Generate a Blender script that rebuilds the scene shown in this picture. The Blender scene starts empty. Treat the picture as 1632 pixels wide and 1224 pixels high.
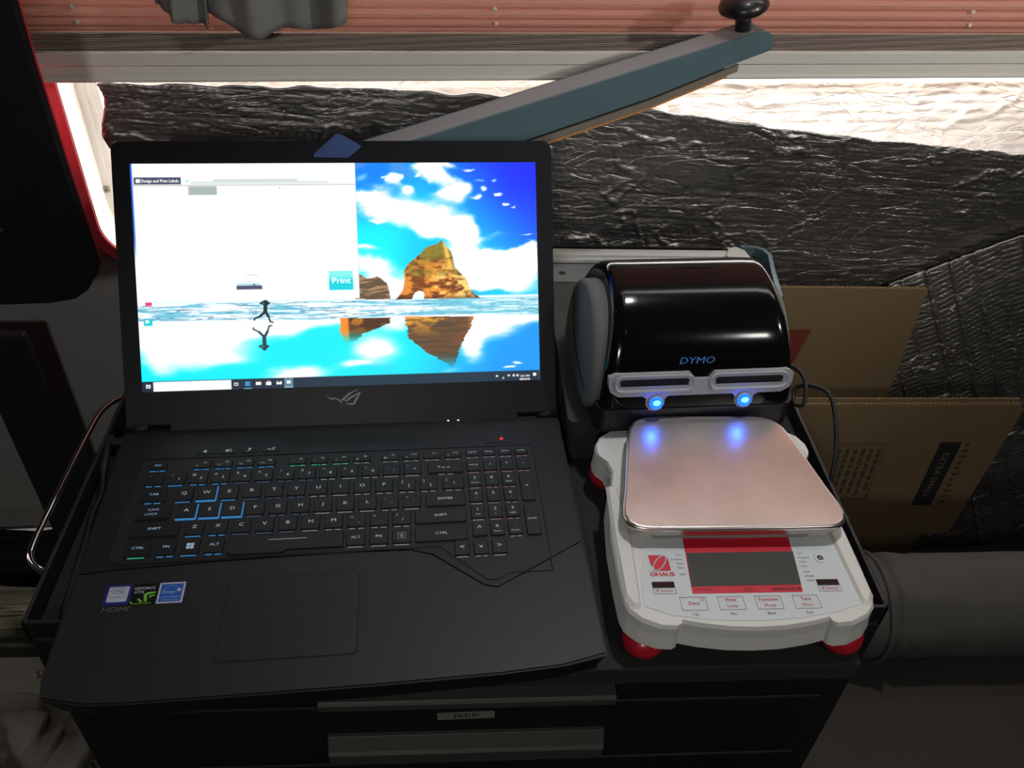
import bpy, bmesh, math, random
import numpy as np
from mathutils import Matrix, Vector, Euler
PI = math.pi
random.seed(7); rng = np.random.RandomState(5)
S = bpy.context.scene
COL = S.collection

# ------------------------------------------------------------------ camera
cam = bpy.data.cameras.new('camera'); camo = bpy.data.objects.new('camera', cam); COL.objects.link(camo)
camo.location = (0.33467, -0.40846, 0.60612)
camo.rotation_euler = (0.87168, -0.04503, -0.0528)
cam.sensor_fit = 'HORIZONTAL'; cam.sensor_width = 36.0
cam.lens = 1367.94 / 1632 * 36.0
cam.clip_start = 0.02; cam.clip_end = 60
S.camera = camo

# ------------------------------------------------------------------ world, exposure, lights
w = bpy.data.worlds.new('overcast_sky'); S.world = w; w.use_nodes = True
w.node_tree.nodes['Background'].inputs[0].default_value = (1.0, 0.93, 0.87, 1)
w.node_tree.nodes['Background'].inputs[1].default_value = 6.5
S.view_settings.view_transform = 'Standard'; S.view_settings.look = 'None'
S.view_settings.exposure = 0.0; S.view_settings.gamma = 1.0
S.view_settings.use_curve_mapping = False

WYAW = 0.08
WM = Matrix.Translation((0.35, 0.64, 0)) @ Matrix.Rotation(WYAW, 4, 'Z')   # the wall behind the tool chest
def Wp(x, y, z): return WM @ Vector((x, y, z))

def lamp(name, kind, loc, energy, color, size=0.1, target=None, spot=None, blend=0.5, sizey=None):
    l = bpy.data.lights.new(name, kind); o = bpy.data.objects.new(name, l); COL.objects.link(o)
    o.location = loc; l.energy = energy; l.color = color
    if kind == 'AREA':
        l.size = size
        if sizey: l.shape = 'RECTANGLE'; l.size_y = sizey
    elif kind in ('POINT', 'SPOT'): l.shadow_soft_size = size
    if kind == 'SPOT': l.spot_size = spot; l.spot_blend = blend
    if target is not None:
        o.rotation_euler = (Vector(target) - Vector(loc)).to_track_quat('-Z', 'Y').to_euler()
    return o
lamp('ceiling_spot', 'SPOT', (0.66, 0.34, 1.32), 23.0, (0.97, 0.98, 1.0), 0.035, target=(0.56, 0.08, 0.05), spot=math.radians(58), blend=0.9)
lamp('blind_spot', 'SPOT', (1.45, -0.20, 0.80), 19.0, (1.0, 0.95, 0.88), 0.02, target=(0.75, 0.64, 0.43), spot=math.radians(72), blend=0.8)
lamp('room_fill', 'AREA', (0.15, -1.25, 0.86), 4.0, (1.0, 0.97, 0.93), 0.12, target=(0.5, 0.2, 0.0))  # added ambient fill for the wall and foil; no lamp seen there
lamp('side_fill', 'AREA', (1.35, -0.95, 1.12), 2.4, (1.0, 0.97, 0.92), 0.12, target=(1.1, 0.55, -0.35))  # added second fill, lifts the cardboard and foil at lower right
lamp('red_marker_light', 'POINT', (-0.160, 0.535, 0.16), 0.085, (1.0, 0.10, 0.12), 0.02)
pt = lamp('window_portal', 'AREA', tuple(Wp(0.55, 0.115, 0.42)), 1.0, (1, 1, 1), 2.1, sizey=0.98, target=tuple(Wp(0.55, -1.0, 0.42)))
pt.data.cycles.is_portal = True

# ------------------------------------------------------------------ colour and material helpers
def lin(c):
    return tuple((v / 12.92 if v <= 0.04045 else ((v + 0.055) / 1.055) ** 2.4) for v in [x / 255.0 for x in c])
def mat(name, rgb, rough=0.5, metal=0.0, vary=0.08, vscale=60, bump=0.0, bscale=300, emis=None, estr=0.0, coat=0.0, spec=0.5, srgb=True, stretch=None, trans=0.0):
    m = bpy.data.materials.new(name); m.use_nodes = True
    nt = m.node_tree; N = nt.nodes; Lk = nt.links
    p = N['Principled BSDF']
    base = lin(rgb) if srgb else rgb
    p.inputs['Roughness'].default_value = rough; p.inputs['Metallic'].default_value = metal
    p.inputs['Coat Weight'].default_value = coat; p.inputs['Coat Roughness'].default_value = 0.06
    p.inputs['Specular IOR Level'].default_value = spec
    p.inputs['Transmission Weight'].default_value = trans
    tc = N.new('ShaderNodeTexCoord'); mp = N.new('ShaderNodeMapping'); Lk.new(tc.outputs['Object'], mp.inputs[0])
    if stretch: mp.inputs['Scale'].default_value = stretch
    n = N.new('ShaderNodeTexNoise'); n.inputs['Scale'].default_value = vscale; n.inputs['Detail'].default_value = 4
    Lk.new(mp.outputs[0], n.inputs['Vector'])
    r = N.new('ShaderNodeMix'); r.data_type = 'RGBA'
    r.inputs[6].default_value = (*[max(0, v * (1 - vary)) for v in base], 1); r.inputs[7].default_value = (*[min(1, v * (1 + vary)) for v in base], 1)
    Lk.new(n.outputs['Fac'], r.inputs[0]); Lk.new(r.outputs[2], p.inputs['Base Color'])
    if bump:
        n2 = N.new('ShaderNodeTexNoise'); n2.inputs['Scale'].default_value = bscale; n2.inputs['Detail'].default_value = 3
        Lk.new(mp.outputs[0], n2.inputs['Vector'])
        b = N.new('ShaderNodeBump'); b.inputs['Strength'].default_value = bump; b.inputs['Distance'].default_value = 0.001
        Lk.new(n2.outputs['Fac'], b.inputs['Height']); Lk.new(b.outputs[0], p.inputs['Normal'])
    if emis is not None:
        p.inputs['Emission Color'].default_value = (*lin(emis), 1); p.inputs['Emission Strength'].default_value = estr
    return m

# ------------------------------------------------------------------ mesh helpers
class MB:
    def __init__(s): s.v = []; s.f = []; s.m = []; s.sm = []
    def add(s, verts, faces, mi=0, M=None, smooth=False):
        o = len(s.v)
        for p in verts: s.v.append(tuple(M @ Vector(p)) if M is not None else tuple(p))
        for f in faces: s.f.append(tuple(i + o for i in f)); s.m.append(mi); s.sm.append(smooth)
        return s
    def box(s, x0, x1, y0, y1, z0, z1, mi=0, M=None):
        v = [(x, y, z) for z in (z0, z1) for y in (y0, y1) for x in (x0, x1)]
        return s.add(v, [(0,2,3,1),(4,5,7,6),(0,1,5,4),(1,3,7,5),(3,2,6,7),(2,0,4,6)], mi, M)
    def prism(s, poly, z0, z1, mi=0, M=None, top=None, inset=0.0, smooth=False):
        n = len(poly); a = sum(poly[i][0]*poly[(i+1)%n][1]-poly[(i+1)%n][0]*poly[i][1] for i in range(n))
        if a < 0: poly = poly[::-1]; top = top[::-1] if top else None
        t = top or poly
        v = [(x, y, z0) for x, y in poly] + [(x, y, z1) for x, y in t]
        s.add(v, [tuple(range(n-1, -1, -1)), tuple(range(n, 2*n))], mi, M)
        return s.add(v, [(i, (i+1) % n, n+(i+1) % n, n+i) for i in range(n)], mi, M, smooth)
    def flat(s, poly, z, mi=0, M=None):
        n = len(poly); a = sum(poly[i][0]*poly[(i+1)%n][1]-poly[(i+1)%n][0]*poly[i][1] for i in range(n))
        if a < 0: poly = poly[::-1]
        return s.add([(x, y, z) for x, y in poly], [tuple(range(n))], mi, M)
    def loft(s, rings, mi=0, M=None, caps=True, smooth=True, closed=True):
        n = len(rings[0]); v = [p for r in rings for p in r]; f = []
        for k in range(len(rings)-1):
            for i in range(n if closed else n-1):
                j = (i+1) % n; f.append((k*n+i, k*n+j, (k+1)*n+j, (k+1)*n+i))
        o = len(s.v); s.add(v, f, mi, M, smooth)
        if caps and closed:
            s.f.append(tuple(o+i for i in range(n-1, -1, -1))); s.m.append(mi); s.sm.append(False)
            s.f.append(tuple(o+(len(rings)-1)*n+i for i in range(n))); s.m.append(mi); s.sm.append(False)
        return s
    def tube(s, pts, r, mi=0, M=None, n=10):
        P = [Vector(p) for p in pts]; rings = []
        up = Vector((0.13, 0.21, 0.97))
        for k, p in enumerate(P):
            t = (P[min(k+1, len(P)-1)] - P[max(k-1, 0)]).normalized()
            a = t.cross(up); a = a.normalized() if a.length > 1e-4 else Vector((1, 0, 0)); b = t.cross(a).normalized()
            rr = r[k] if isinstance(r, (list, tuple)) else r
            rings.append([tuple(p + (a*math.cos(q)+b*math.sin(q))*rr) for q in [2*PI*i/n for i in range(n)]])
        return s.loft(rings, mi, M)
    def lathe(s, prof, mi=0, M=None, n=32):
        rings = [[(r*math.cos(q), r*math.sin(q), z) for q in [2*PI*i/n for i in range(n)]] for r, z in prof]
        return s.loft(rings, mi, M)
    def text(s, body, size, M, mi=0, align='CENTER', shear=0.0, extr=0.0, sx=1.0, bold=0.0, spacing=1.0):
        cu = bpy.data.curves.new('lettering', 'FONT'); cu.body = body; cu.size = size; cu.align_x = align; cu.align_y = 'CENTER'
        cu.shear = shear; cu.extrude = extr; cu.resolution_u = 2; cu.space_character = spacing
        o = bpy.data.objects.new('lettering', cu); me = o.to_mesh()
        vs = [(v.co.x*sx, v.co.y, v.co.z) for v in me.vertices]; fs = [tuple(p.vertices) for p in me.polygons]
        if bold:
            for k, dx in enumerate((-bold, bold)): s.add([(x+dx, y, z+k*0.00001) for x, y, z in vs], fs, mi, M)
        else: s.add(vs, fs, mi, M)
        o.to_mesh_clear(); bpy.data.objects.remove(o); bpy.data.curves.remove(cu)
        return s
    def grid(s, F, nu, nv, mi=0, M=None, smooth=True):
        v = [F(i/nu, j/nv) for j in range(nv+1) for i in range(nu+1)]
        f = [(j*(nu+1)+i, j*(nu+1)+i+1, (j+1)*(nu+1)+i+1, (j+1)*(nu+1)+i) for j in range(nv) for i in range(nu)]
        return s.add(v, f, mi, M, smooth)
    def build(s, name, mats, parent=None, bevel=0.0, seg=2, M=None, solid=0.0, subd=0):
        me = bpy.data.meshes.new(name); me.from_pydata(s.v, [], s.f)
        mats = mats if isinstance(mats, (list, tuple)) else [mats]
        for m in mats: me.materials.append(m)
        me.polygons.foreach_set('material_index', s.m); me.polygons.foreach_set('use_smooth', s.sm); me.update()
        o = bpy.data.objects.new(name, me); COL.objects.link(o)
        if parent: o.parent = parent
        if M is not None: o.matrix_basis = M
        if solid: md = o.modifiers.new('thick', 'SOLIDIFY'); md.thickness = solid; md.offset = 0
        if subd: md = o.modifiers.new('sub', 'SUBSURF'); md.levels = subd; md.render_levels = subd
        if bevel:
            md = o.modifiers.new('bev', 'BEVEL'); md.width = bevel; md.segments = seg; md.limit_method = 'ANGLE'; md.angle_limit = math.radians(40); md.harden_normals = False
        return o
def T(x=0, y=0, z=0, rx=0, ry=0, rz=0): return Matrix.Translation((x, y, z)) @ Euler((rx, ry, rz)).to_matrix().to_4x4()
def tag(o, label, cat, group=None, kind=None):
    if label: o['label'] = label
    if cat: o['category'] = cat
    if group: o['group'] = group
    if kind: o['kind'] = kind
    return o
def thing(name, label, cat, M=None, group=None):
    o = bpy.data.objects.new(name, None); COL.objects.link(o); o.empty_display_size = 0.05
    if M is not None: o.matrix_basis = M
    return tag(o, label, cat, group)
def struct(o): o['kind'] = 'structure'; return o
def rrect(x0, x1, y0, y1, r, n=6):
    rs = r if isinstance(r, (list, tuple)) else [r]*4      # order: +x+y, -x+y, -x-y, +x-y
    out = []
    for (cx, cy, a0, q) in ((x1, y1, 0, rs[0]), (x0, y1, 90, rs[1]), (x0, y0, 180, rs[2]), (x1, y0, 270, rs[3])):
        sx = 1 if cx == x1 else -1; sy = 1 if cy == y1 else -1
        for i in range(n+1):
            a = math.radians(a0 + 90*i/n); out.append((cx - sx*q + q*math.cos(a), cy - sy*q + q*math.sin(a)))
    return out
# value noise on numpy arrays
_T = rng.rand(256, 256)
def vnoise(x, y):
    xi = np.floor(x).astype(int); yi = np.floor(y).astype(int); fx = x-xi; fy = y-yi
    fx = fx*fx*(3-2*fx); fy = fy*fy*(3-2*fy)
    g = lambda a, b: _T[a % 256, b % 256]
    return (g(xi, yi)*(1-fx)+g(xi+1, yi)*fx)*(1-fy)+(g(xi, yi+1)*(1-fx)+g(xi+1, yi+1)*fx)*fy
def fbm(x, y, o=5, g=0.5):
    s = 0; a = 1; t = 0
    for k in range(o): s = s + a*vnoise(x*2**k+17.3*k, y*2**k+9.1*k); t += a; a *= g
    return s/t
def sstep(a, b, x): t = np.clip((x-a)/(b-a), 0, 1); return t*t*(3-2*t)
def catmull(pts, n=8):
    P = [Vector(p) for p in pts]; P = [P[0]*2-P[1]] + P + [P[-1]*2-P[-2]]; out = []
    for k in range(1, len(P)-2):
        for i in range(n):
            t = i/n; a, b, c, d = P[k-1], P[k], P[k+1], P[k+2]
            out.append(tuple(0.5*((2*b)+(c-a)*t+(2*a-5*b+4*c-d)*t*t+(3*b-a-3*c+d)*t**3)))
    out.append(tuple(P[-2])); return out

# ================================================================== THE SETTING
m_wall = mat('grey_wall_vinyl', (150, 153, 150), 0.8, vary=0.06, bump=0.15, bscale=200)
m_dark = mat('dark_lining', (60, 58, 56), 0.8)
m_floor = mat('floor_rubber', (30, 30, 30), 0.85, bump=0.3, bscale=120)
m_ceil = mat('headliner', (95, 92, 88), 0.9)
m_frame = mat('window_frame_white', (242, 240, 236), 0.35, vary=0.02)
m_redfr = mat('window_trim_red_light', (225, 90, 100), 0.4, vary=0.05)  # red light on the trim is mixed into its base colour
m_screw = mat('screw_steel', (150, 148, 140), 0.3, 0.9)

OX0, OX1, OZ0, OZ1, OR = -0.474, 1.55, -0.026, 0.9, 0.055
m = MB()
hole = rrect(OX0, OX1, OZ0, OZ1, OR, 8)
outer = []
for x, z in hole:                                   # project every hole point to the outer rectangle
    cx, cz = (OX0+OX1)/2, (OZ0+OZ1)/2; dx, dz = x-cx, z-cz
    k = min(((2.2 if dx > 0 else 2.0)-0.0)/abs(dx) if abs(dx) > 1e-6 else 9e9, ((1.02) if dz > 0 else (1.10))/abs(dz) if abs(dz) > 1e-6 else 9e9)
    outer.append((cx+dx*k, cz+dz*k))
n = len(hole)
for yy, flip in ((0.0, False), (0.05, True)):
    v = [(x, yy, z) for x, z in hole] + [(x, yy, z) for x, z in outer]
    m.add(v, [((i, (i+1) % n, n+(i+1) % n, n+i) if not flip else (i, n+i, n+(i+1) % n, (i+1) % n)) for i in range(n)], 0)
m.add([(x, 0.0, z) for x, z in hole] + [(x, 0.05, z) for x, z in hole], [(i, n+i, n+(i+1) % n, (i+1) % n) for i in range(n)], 0)
struct(m.build('wall_back', m_wall, M=WM))
struct(MB().box(-1.3, 2.2, -1.6, 0.9, -0.72, -0.68).build('floor', m_floor))
struct(MB().box(-1.3, 2.2, -1.6, 0.62, 1.42, 1.46).build('ceiling', m_ceil))
struct(MB().box(-1.34, -1.3, -1.6, 0.52, -0.7, 1.44).build('wall_left', m_dark))
struct(MB().box(1.95, 1.99, -1.6, 0.78, -0.7, 1.44).build('wall_right', m_dark))
struct(MB().box(-1.3, 1.99, -1.64, -1.6, -0.7, 1.44).build('wall_front', m_dark))
# light-tight closure of the gap above the yawed wall
# window trim ring (faces the room) and the white reveal with its screws
wf = thing('window_1', None, None, WM); struct(wf)
def ring_mesh(r0, r1, y0, y1, a=0.0):
    A = rrect(OX0-r0, OX1+r0, OZ0-r0, OZ1+r0, OR+r0, 10); B = rrect(OX0-r1, OX1+r1, OZ0-r1, OZ1+r1, max(0.004, OR+r1), 10); n = len(A); q = MB()
    v = [(x, y0, z) for x, z in A]+[(x, y0, z) for x, z in B]+[(x, y1, z) for x, z in A]+[(x, y1, z) for x, z in B]
    q.add(v, [(i, (i+1) % n, n+(i+1) % n, n+i) for i in range(n)]); q.add(v, [(2*n+i, 3*n+i, 3*n+(i+1) % n, 2*n+(i+1) % n) for i in range(n)])
    q.add(v, [(i, 2*n+i, 2*n+(i+1) % n, (i+1) % n) for i in range(n)]); q.add(v, [(n+i, n+(i+1) % n, 3*n+(i+1) % n, 3*n+i) for i in range(n)])
    return q
o = ring_mesh(0.015, 0.0, -0.006, 0.004).build('window_trim', m_redfr, wf, bevel=0.0015); o['label'] = 'red lit rim of the window'
ring_mesh(0.0, -0.0015, -0.004, 0.050).build('window_frame', m_frame, wf, bevel=0.001)
ring_mesh(-0.0015, -0.028, 0.050, 0.060).build('sash', m_frame, wf, bevel=0.001)
ring_mesh(-0.010, -0.012, 0.0485, 0.051).build('sash_seal', m_frame, wf)
ring_mesh(-0.018, -0.0195, 0.0485, 0.051).build('sash_seal', m_frame, wf)
for z in (0.049, 0.5):
    q = MB(); q.lathe([(0.0045, 0), (0.0045, 0.002), (0.003, 0.003), (0.0018, 0.003), (0.0018, 0.0005)], 0, T(OX0+0.0045, 0.050, z, PI/2)); q.build('screw', m_screw, wf)
m_glass = mat('window_glass', (255, 255, 255), 0.0, spec=0.3, trans=1.0, vary=0.0)
m_glass.node_tree.nodes['Principled BSDF'].inputs['IOR'].default_value = 1.01
MB().box(OX0+0.03, OX1-0.03, 0.079, 0.081, OZ0+0.03, OZ1-0.03).build('pane', m_glass, wf)

# ================================================================== BLIND
def blind_mat(name, c, tr, ribs=900):
    mm = bpy.data.materials.new(name); mm.use_nodes = True; nt = mm.node_tree; N = nt.nodes; N.clear(); L = nt.links
    out = N.new('ShaderNodeOutputMaterial'); d = N.new('ShaderNodeBsdfDiffuse'); t = N.new('ShaderNodeBsdfTranslucent'); mx = N.new('ShaderNodeMixShader')
    g = N.new('ShaderNodeTexCoord'); mp = N.new('ShaderNodeMapping'); mp.inputs['Scale'].default_value = (0.12, 1, 1); L.new(g.outputs['Object'], mp.inputs[0])
    n = N.new('ShaderNodeTexNoise'); n.inputs['Scale'].default_value = ribs; L.new(mp.outputs[0], n.inputs['Vector'])
    r = N.new('ShaderNodeMix'); r.data_type = 'RGBA'; b = lin(c); r.inputs[6].default_value = (*[v*0.82 for v in b], 1); r.inputs[7].default_value = (*[min(1, v*1.15) for v in b], 1)
    L.new(n.outputs['Fac'], r.inputs[0]); L.new(r.outputs[2], d.inputs[0]); L.new(r.outputs[2], t.inputs[0])
    mx.inputs[0].default_value = tr; L.new(d.outputs[0], mx.inputs[1]); L.new(t.outputs[0], mx.inputs[2]); L.new(mx.outputs[0], out.inputs[0])
    return mm
m_bl = blind_mat('salmon_pleated_cloth', (190, 142, 128), 0.10)
m_bd = blind_mat('folded_pleat_edge', (165, 150, 140), 0.0)
m_rail = mat('blind_rail_enamel', (236, 233, 224), 0.4, vary=0.03)
m_cord = mat('cord_white', (235, 232, 225), 0.6)
BM = WM @ Matrix.Translation((0, -0.018, 0))
bl = thing('pleated_blind', 'salmon pleated window blind above the foil, its lowest pleats bunched dark on a pale rail', 'blind', BM)
bx0, bx1 = -0.56, 1.62
q = MB(); zz = [(0.0, 0.2755)]
prof = []; z = 0.2775; k = 0
pitches = [0.0065, 0.0095, 0.012, 0.013] + [0.015]*42
for ph in pitches:
    prof += [(-0.010, z), (-0.0125, z+0.35*ph), (-0.009, z+0.72*ph), (0.004, z+0.9*ph)]; z += ph
    if z > 0.93: break
prof.append((-0.010, z))
rings = [[(x, y, zz_) for (y, zz_) in prof] for x in np.linspace(bx0, bx1, 40)]
q.loft(rings, 0, None, caps=False, closed=False, smooth=False); q.build('pleated_cloth', m_bl, bl)
q = MB(); prof = []
nz = 8
for k in range(nz):
    z0 = 0.2565 + k*0.0026; prof += [(-0.0135, z0+0.0006), (-0.0135, z0+0.0018), (0.006, z0+0.0022), (0.006, z0+0.0004+0.0022)]
rings = [[(x, y + 0.0006*math.sin(x*37+j), zz_) for j, (y, zz_) in enumerate(prof)] for x in np.linspace(bx0, bx1, 60)]
q.loft(rings, 0, None, caps=False, closed=False, smooth=False); o = q.build('bunched_pleats', m_bd, bl, solid=0.0004); o['label'] = 'dark bunched pleats'
q = MB(); q.loft([[(x, y, z) for y, z in ((-0.0155, 0.2555), (-0.0155, 0.2415), (-0.012, 0.2400), (-0.0135, 0.2270), (-0.0155, 0.2262), (-0.0155, 0.2225), (0.010, 0.2225), (0.010, 0.2555))] for x in (bx0, bx1)], smooth=False)
o = q.build('bottom_rail', m_rail, bl, bevel=0.0006); o['label'] = 'pale enamelled rail'
for cx in (-0.425, 0.03, 0.62):
    q = MB(); q.lathe([(0.0012, 0), (0.0026, 0.0006), (0.0026, 0.0016), (0.0012, 0.002)], 0, T(cx, -0.0135, 0.304, PI/2), 12); q.lathe([(0.0012, 0), (0.0024, 0.0006), (0.0024, 0.0016), (0.0012, 0.002)], 0, T(cx+0.002, -0.0135, 0.2885, PI/2), 12); q.build('cord_eyelet', m_cord, bl)

# ================================================================== FOIL INSULATION
def foil_mat(name, c, rough, metal=0.95, seams=190, seam_rot=0.0, crease=0.9):
    mm = bpy.data.materials.new(name); mm.use_nodes = True; nt = mm.node_tree; N = nt.nodes; L = nt.links; p = N['Principled BSDF']
    p.inputs['Metallic'].default_value = metal
    g = N.new('ShaderNodeTexCoord'); mp = N.new('ShaderNodeMapping'); mp.inputs['Rotation'].default_value = (0, seam_rot, 0); L.new(g.outputs['Object'], mp.inputs[0])
    n1 = N.new('ShaderNodeTexNoise'); n1.inputs['Scale'].default_value = 55; n1.inputs['Detail'].default_value = 6; n1.inputs['Distortion'].default_value = 1.4
    mp2 = N.new('ShaderNodeMapping'); mp2.inputs['Scale'].default_value = (0.45, 1, 1.5); L.new(mp.outputs[0], mp2.inputs[0]); L.new(mp2.outputs[0], n1.inputs['Vector'])
    v = N.new('ShaderNodeTexNoise'); v.inputs['Scale'].default_value = 17; v.inputs['Detail'].default_value = 5; v.inputs['Distortion'].default_value = 0.8; L.new(mp2.outputs[0], v.inputs['Vector'])
    ab = N.new('ShaderNodeMath'); ab.operation = 'SUBTRACT'; ab.inputs[1].default_value = 0.5; L.new(v.outputs['Fac'], ab.inputs[0]); ab2 = N.new('ShaderNodeMath'); ab2.operation = 'ABSOLUTE'; L.new(ab.outputs[0], ab2.inputs[0])
    cr = N.new('ShaderNodeValToRGB'); cr.color_ramp.elements[0].position = 0.0; cr.color_ramp.elements[1].position = 0.03; L.new(ab2.outputs[0], cr.inputs[0])
    ad = N.new('ShaderNodeMath'); ad.operation = 'MULTIPLY_ADD'; ad.inputs[1].default_value = 0.35*crease; L.new(cr.outputs[0], ad.inputs[0]); L.new(n1.outputs['Fac'], ad.inputs[2])
    b = N.new('ShaderNodeBump'); b.inputs['Strength'].default_value = 0.75; b.inputs['Distance'].default_value = 0.0022; L.new(ad.outputs[0], b.inputs['Height']); L.new(b.outputs[0], p.inputs['Normal'])
    r = N.new('ShaderNodeMapRange'); r.inputs[3].default_value = rough*0.75; r.inputs[4].default_value = rough*1.3; L.new(n1.outputs['Fac'], r.inputs[0]); L.new(r.outputs[0], p.inputs['Roughness'])
    p.inputs['Base Color'].default_value = (*lin(c), 1)
    return mm
m_foil = foil_mat('bubble_foil', (170, 167, 164), 0.40)
m_foilb = foil_mat('bubble_foil_daylit', (235, 230, 226), 0.5, metal=0.85)  # paler copy of the foil, daylight painted into its base
m_foild = foil_mat('bubble_foil_folded', (185, 182, 176), 0.45, seam_rot=0.0)
def foil(name, label, F, nu, nv, mt, M, cat='foil sheet', seam=0.0105, amp=0.0012, bub=0.0008, group=None, wr=0.002, dirr=(0, 1), ridge=0.0):
    """F(u,v) -> (x,y,z), displaced along -y with bubbles in rows, seams and creases."""
    U, V = np.meshgrid(np.linspace(0, 1, nu+1), np.linspace(0, 1, nv+1))
    X, Y, Z = F(U, V)
    a = X*dirr[0]+Z*dirr[1]; b = X*dirr[1]-Z*dirr[0]
    b = b + 0.004*np.sin(a*40)
    row = np.abs(((a + 0.0016*fbm(b*14, a*10, 3)) / seam) % 1 - 0.5)*2
    dome = np.sqrt(np.clip(1-row**2*0.98, 0, 1)); cell = np.abs(((b/0.0095)+np.floor(a/seam)*0.5) % 1-0.5)*2
    d = -bub*1.2*dome*(0.35+0.65*(1-cell**3))
    d += -amp*(fbm(b*22, a*60, 4)-0.5)*2 - wr*4*(fbm(b*3+4, a*6+2, 3)-0.5)
    if ridge: d += -ridge*np.exp(-((1-row)/0.13)**2)*sstep(0.25, 0.5, vnoise(b*9+50, np.floor(a/seam+0.5)*3.7))*(0.5+fbm(b*120, a*120, 2))
    rid = np.abs(fbm(b*7+31, a*9+3, 4)-0.5); d += -0.0022*np.exp(-(rid/0.010)**2)
    Y = Y + d
    m_ = MB(); n1 = nu+1
    m_.v = [tuple(t) for t in np.stack([X, Y, Z], -1).reshape(-1, 3)]
    m_.f = [(j*n1+i, j*n1+i+1, (j+1)*n1+i+1, (j+1)*n1+i) for j in range(nv) for i in range(nu)]
    m_.m = [0]*len(m_.f); m_.sm = [True]*len(m_.f)
    o = m_.build(name, mt, None, M=M, solid=0.0035)
    return tag(o, label, cat, group)
# main sheet over the lower window and wall: bottom at z=-0.62, wavy top edge falling to the right
def Fmain(U, V):
    X = -0.425 + U*(1.62+0.425)
    top = np.interp(X, [-0.45, -0.1, 0.06, 0.255, 0.42, 0.78, 1.6], [0.2195, 0.210, 0.199, 0.181, 0.158, 0.120, 0.055])
    top = top + 0.0022*np.sin(X*90)*vnoise(X*30, X*0+3) + 0.003*(fbm(X*40, X*0+1, 3)-0.5)
    Vv = 1-(1-V)**1.25
    Z = top*(V) + (-0.679)*(1-V)
    bul = 0.012*np.sin(np.clip((X-0.1)/1.3, 0, 1)*PI)*np.exp(-((top-Z)/0.09)**2)
    Y = -0.022 - 0.010*sstep(0.0, 0.8, X) - bul - 0.006*(1-V)
    # the left edge wanders a little
    X = X + (1-U)**8*0.006*np.sin(Z*70)
    return X, Y, Z
foil('insulation_sheet', 'large dark silver bubble foil sheet hung across the lower window and wall behind the laptop', Fmain, 760, 400, m_foil, WM, bub=0.0012, wr=0.0012, amp=0.0009, dirr=(0.075, 0.997), ridge=0.0022, seam=0.0120, group='foil insulation sheets')
# bright sheet behind it, folded back onto the sill, catching the daylight
def Fback(U, V):
    X = -0.405 + U*(1.62+0.405)
    Z = 0.085 + V*(0.128 - 0.027*sstep(-0.10, 0.25, X)) + 0.0025*(fbm(X*45, X*0+8, 3)-0.5)*V
    Y = -0.004 + V**0.8*0.062
    return X, Y, Z
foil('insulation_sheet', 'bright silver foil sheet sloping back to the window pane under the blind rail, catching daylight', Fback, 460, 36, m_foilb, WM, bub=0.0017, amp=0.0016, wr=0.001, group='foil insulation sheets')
# loose folded piece at the far right, its pleats running diagonally
def Ffold(U, V):
    xl = np.interp(V, [0, 1], [0.62, 0.635]); X = xl + U*(1.45-xl)
    top = -0.082 + (X-0.63)*0.42
    Z = top*V + (-0.679)*(1-V)
    Y = -0.052 - 0.035*(1-V) - 0.004*np.sin(V*PI)
    return X, Y, Z
foil('insulation_sheet', 'creased grey foil sheet with diagonal pleats leaning at far right behind the cardboard', Ffold, 620, 480, m_foild, WM, seam=0.036, bub=0.0014, amp=0.0012, dirr=(0.88, 0.475), wr=0.002, ridge=0.0040, group='foil insulation sheets')

# ================================================================== CLOTH hanging over the blind, black panel
m_cloth = mat('charcoal_cloth', (140, 140, 136), 0.95, vary=0.12, vscale=30, bump=0.4, bscale=900)
q = MB()
def Fcl(x0, x1, hem, n0):
    def F(u, v):
        x = x0+(x1-x0)*u; hz = hem(u); z = hz + (0.62-hz)*v
        y = 0.555 + 0.010*math.sin(u*9+n0)*(1-0.4*v) + 0.004*math.sin(u*23+v*5+n0) + 0.012*(1-abs(2*u-1))**0.5*-1
        return (x + 0.004*math.sin(v*9), y, z)
    return F
q.grid(Fcl(0.022, 0.075, lambda u: 0.314-0.022*u**1.0, 0.4), 26, 40)
q.grid(Fcl(0.068, 0.222, lambda u: 0.3095-0.020*min(1, u/0.42)+0.013*max(0, (u-0.42))/0.58+0.003*math.sin(u*14), 2.0), 60, 40)
tag(q.build('hanging_cloth', m_cloth, solid=0.0018), 'charcoal grey cloth with a pointed hem hanging before the blind', 'cloth')

m_panel = mat('black_padded_vinyl', (24, 25, 30), 0.75, vary=0.1, bump=0.25, bscale=500, spec=0.25)
m_redglint = mat('red_edge_light', (190, 45, 55), 0.45)  # red light caught by the panel edge, painted as a thin strip
m_latch = mat('latch_black_gloss', (50, 50, 50), 0.15)
pn = thing('padded_panel', 'big black padded panel with red light painted along its edge hanging at the left of the window', 'panel')
yP = 0.405
po = [(-0.62, 0.80), (-0.040, 0.80), (-0.043, 0.50), (-0.0475, 0.302), (-0.0468, 0.182), (-0.0440, 0.0895), (-0.0450, 0.082), (-0.0506, 0.0705), (-0.0611, 0.056), (-0.0778, 0.0441), (-0.1066, 0.038), (-0.168, 0.0349), (-0.62, 0.030)]
q = MB(); po = [(x-0.005 if x > -0.3 else x, z) for x, z in po]; q.prism([(x, z) for x, z in po], 0, 0.014, 0, T(0, yP+0.014, 0, PI/2)); q.build('pad', m_panel, pn, bevel=0.003)
q = MB(); q.tube([(x+0.0005, yP+0.013, z) for x, z in po[1:6]], 0.0011, 0); o = q.build('edge_light_strip', m_redglint, pn); o['label'] = 'thin strip painted as red light along the right edge'
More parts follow.
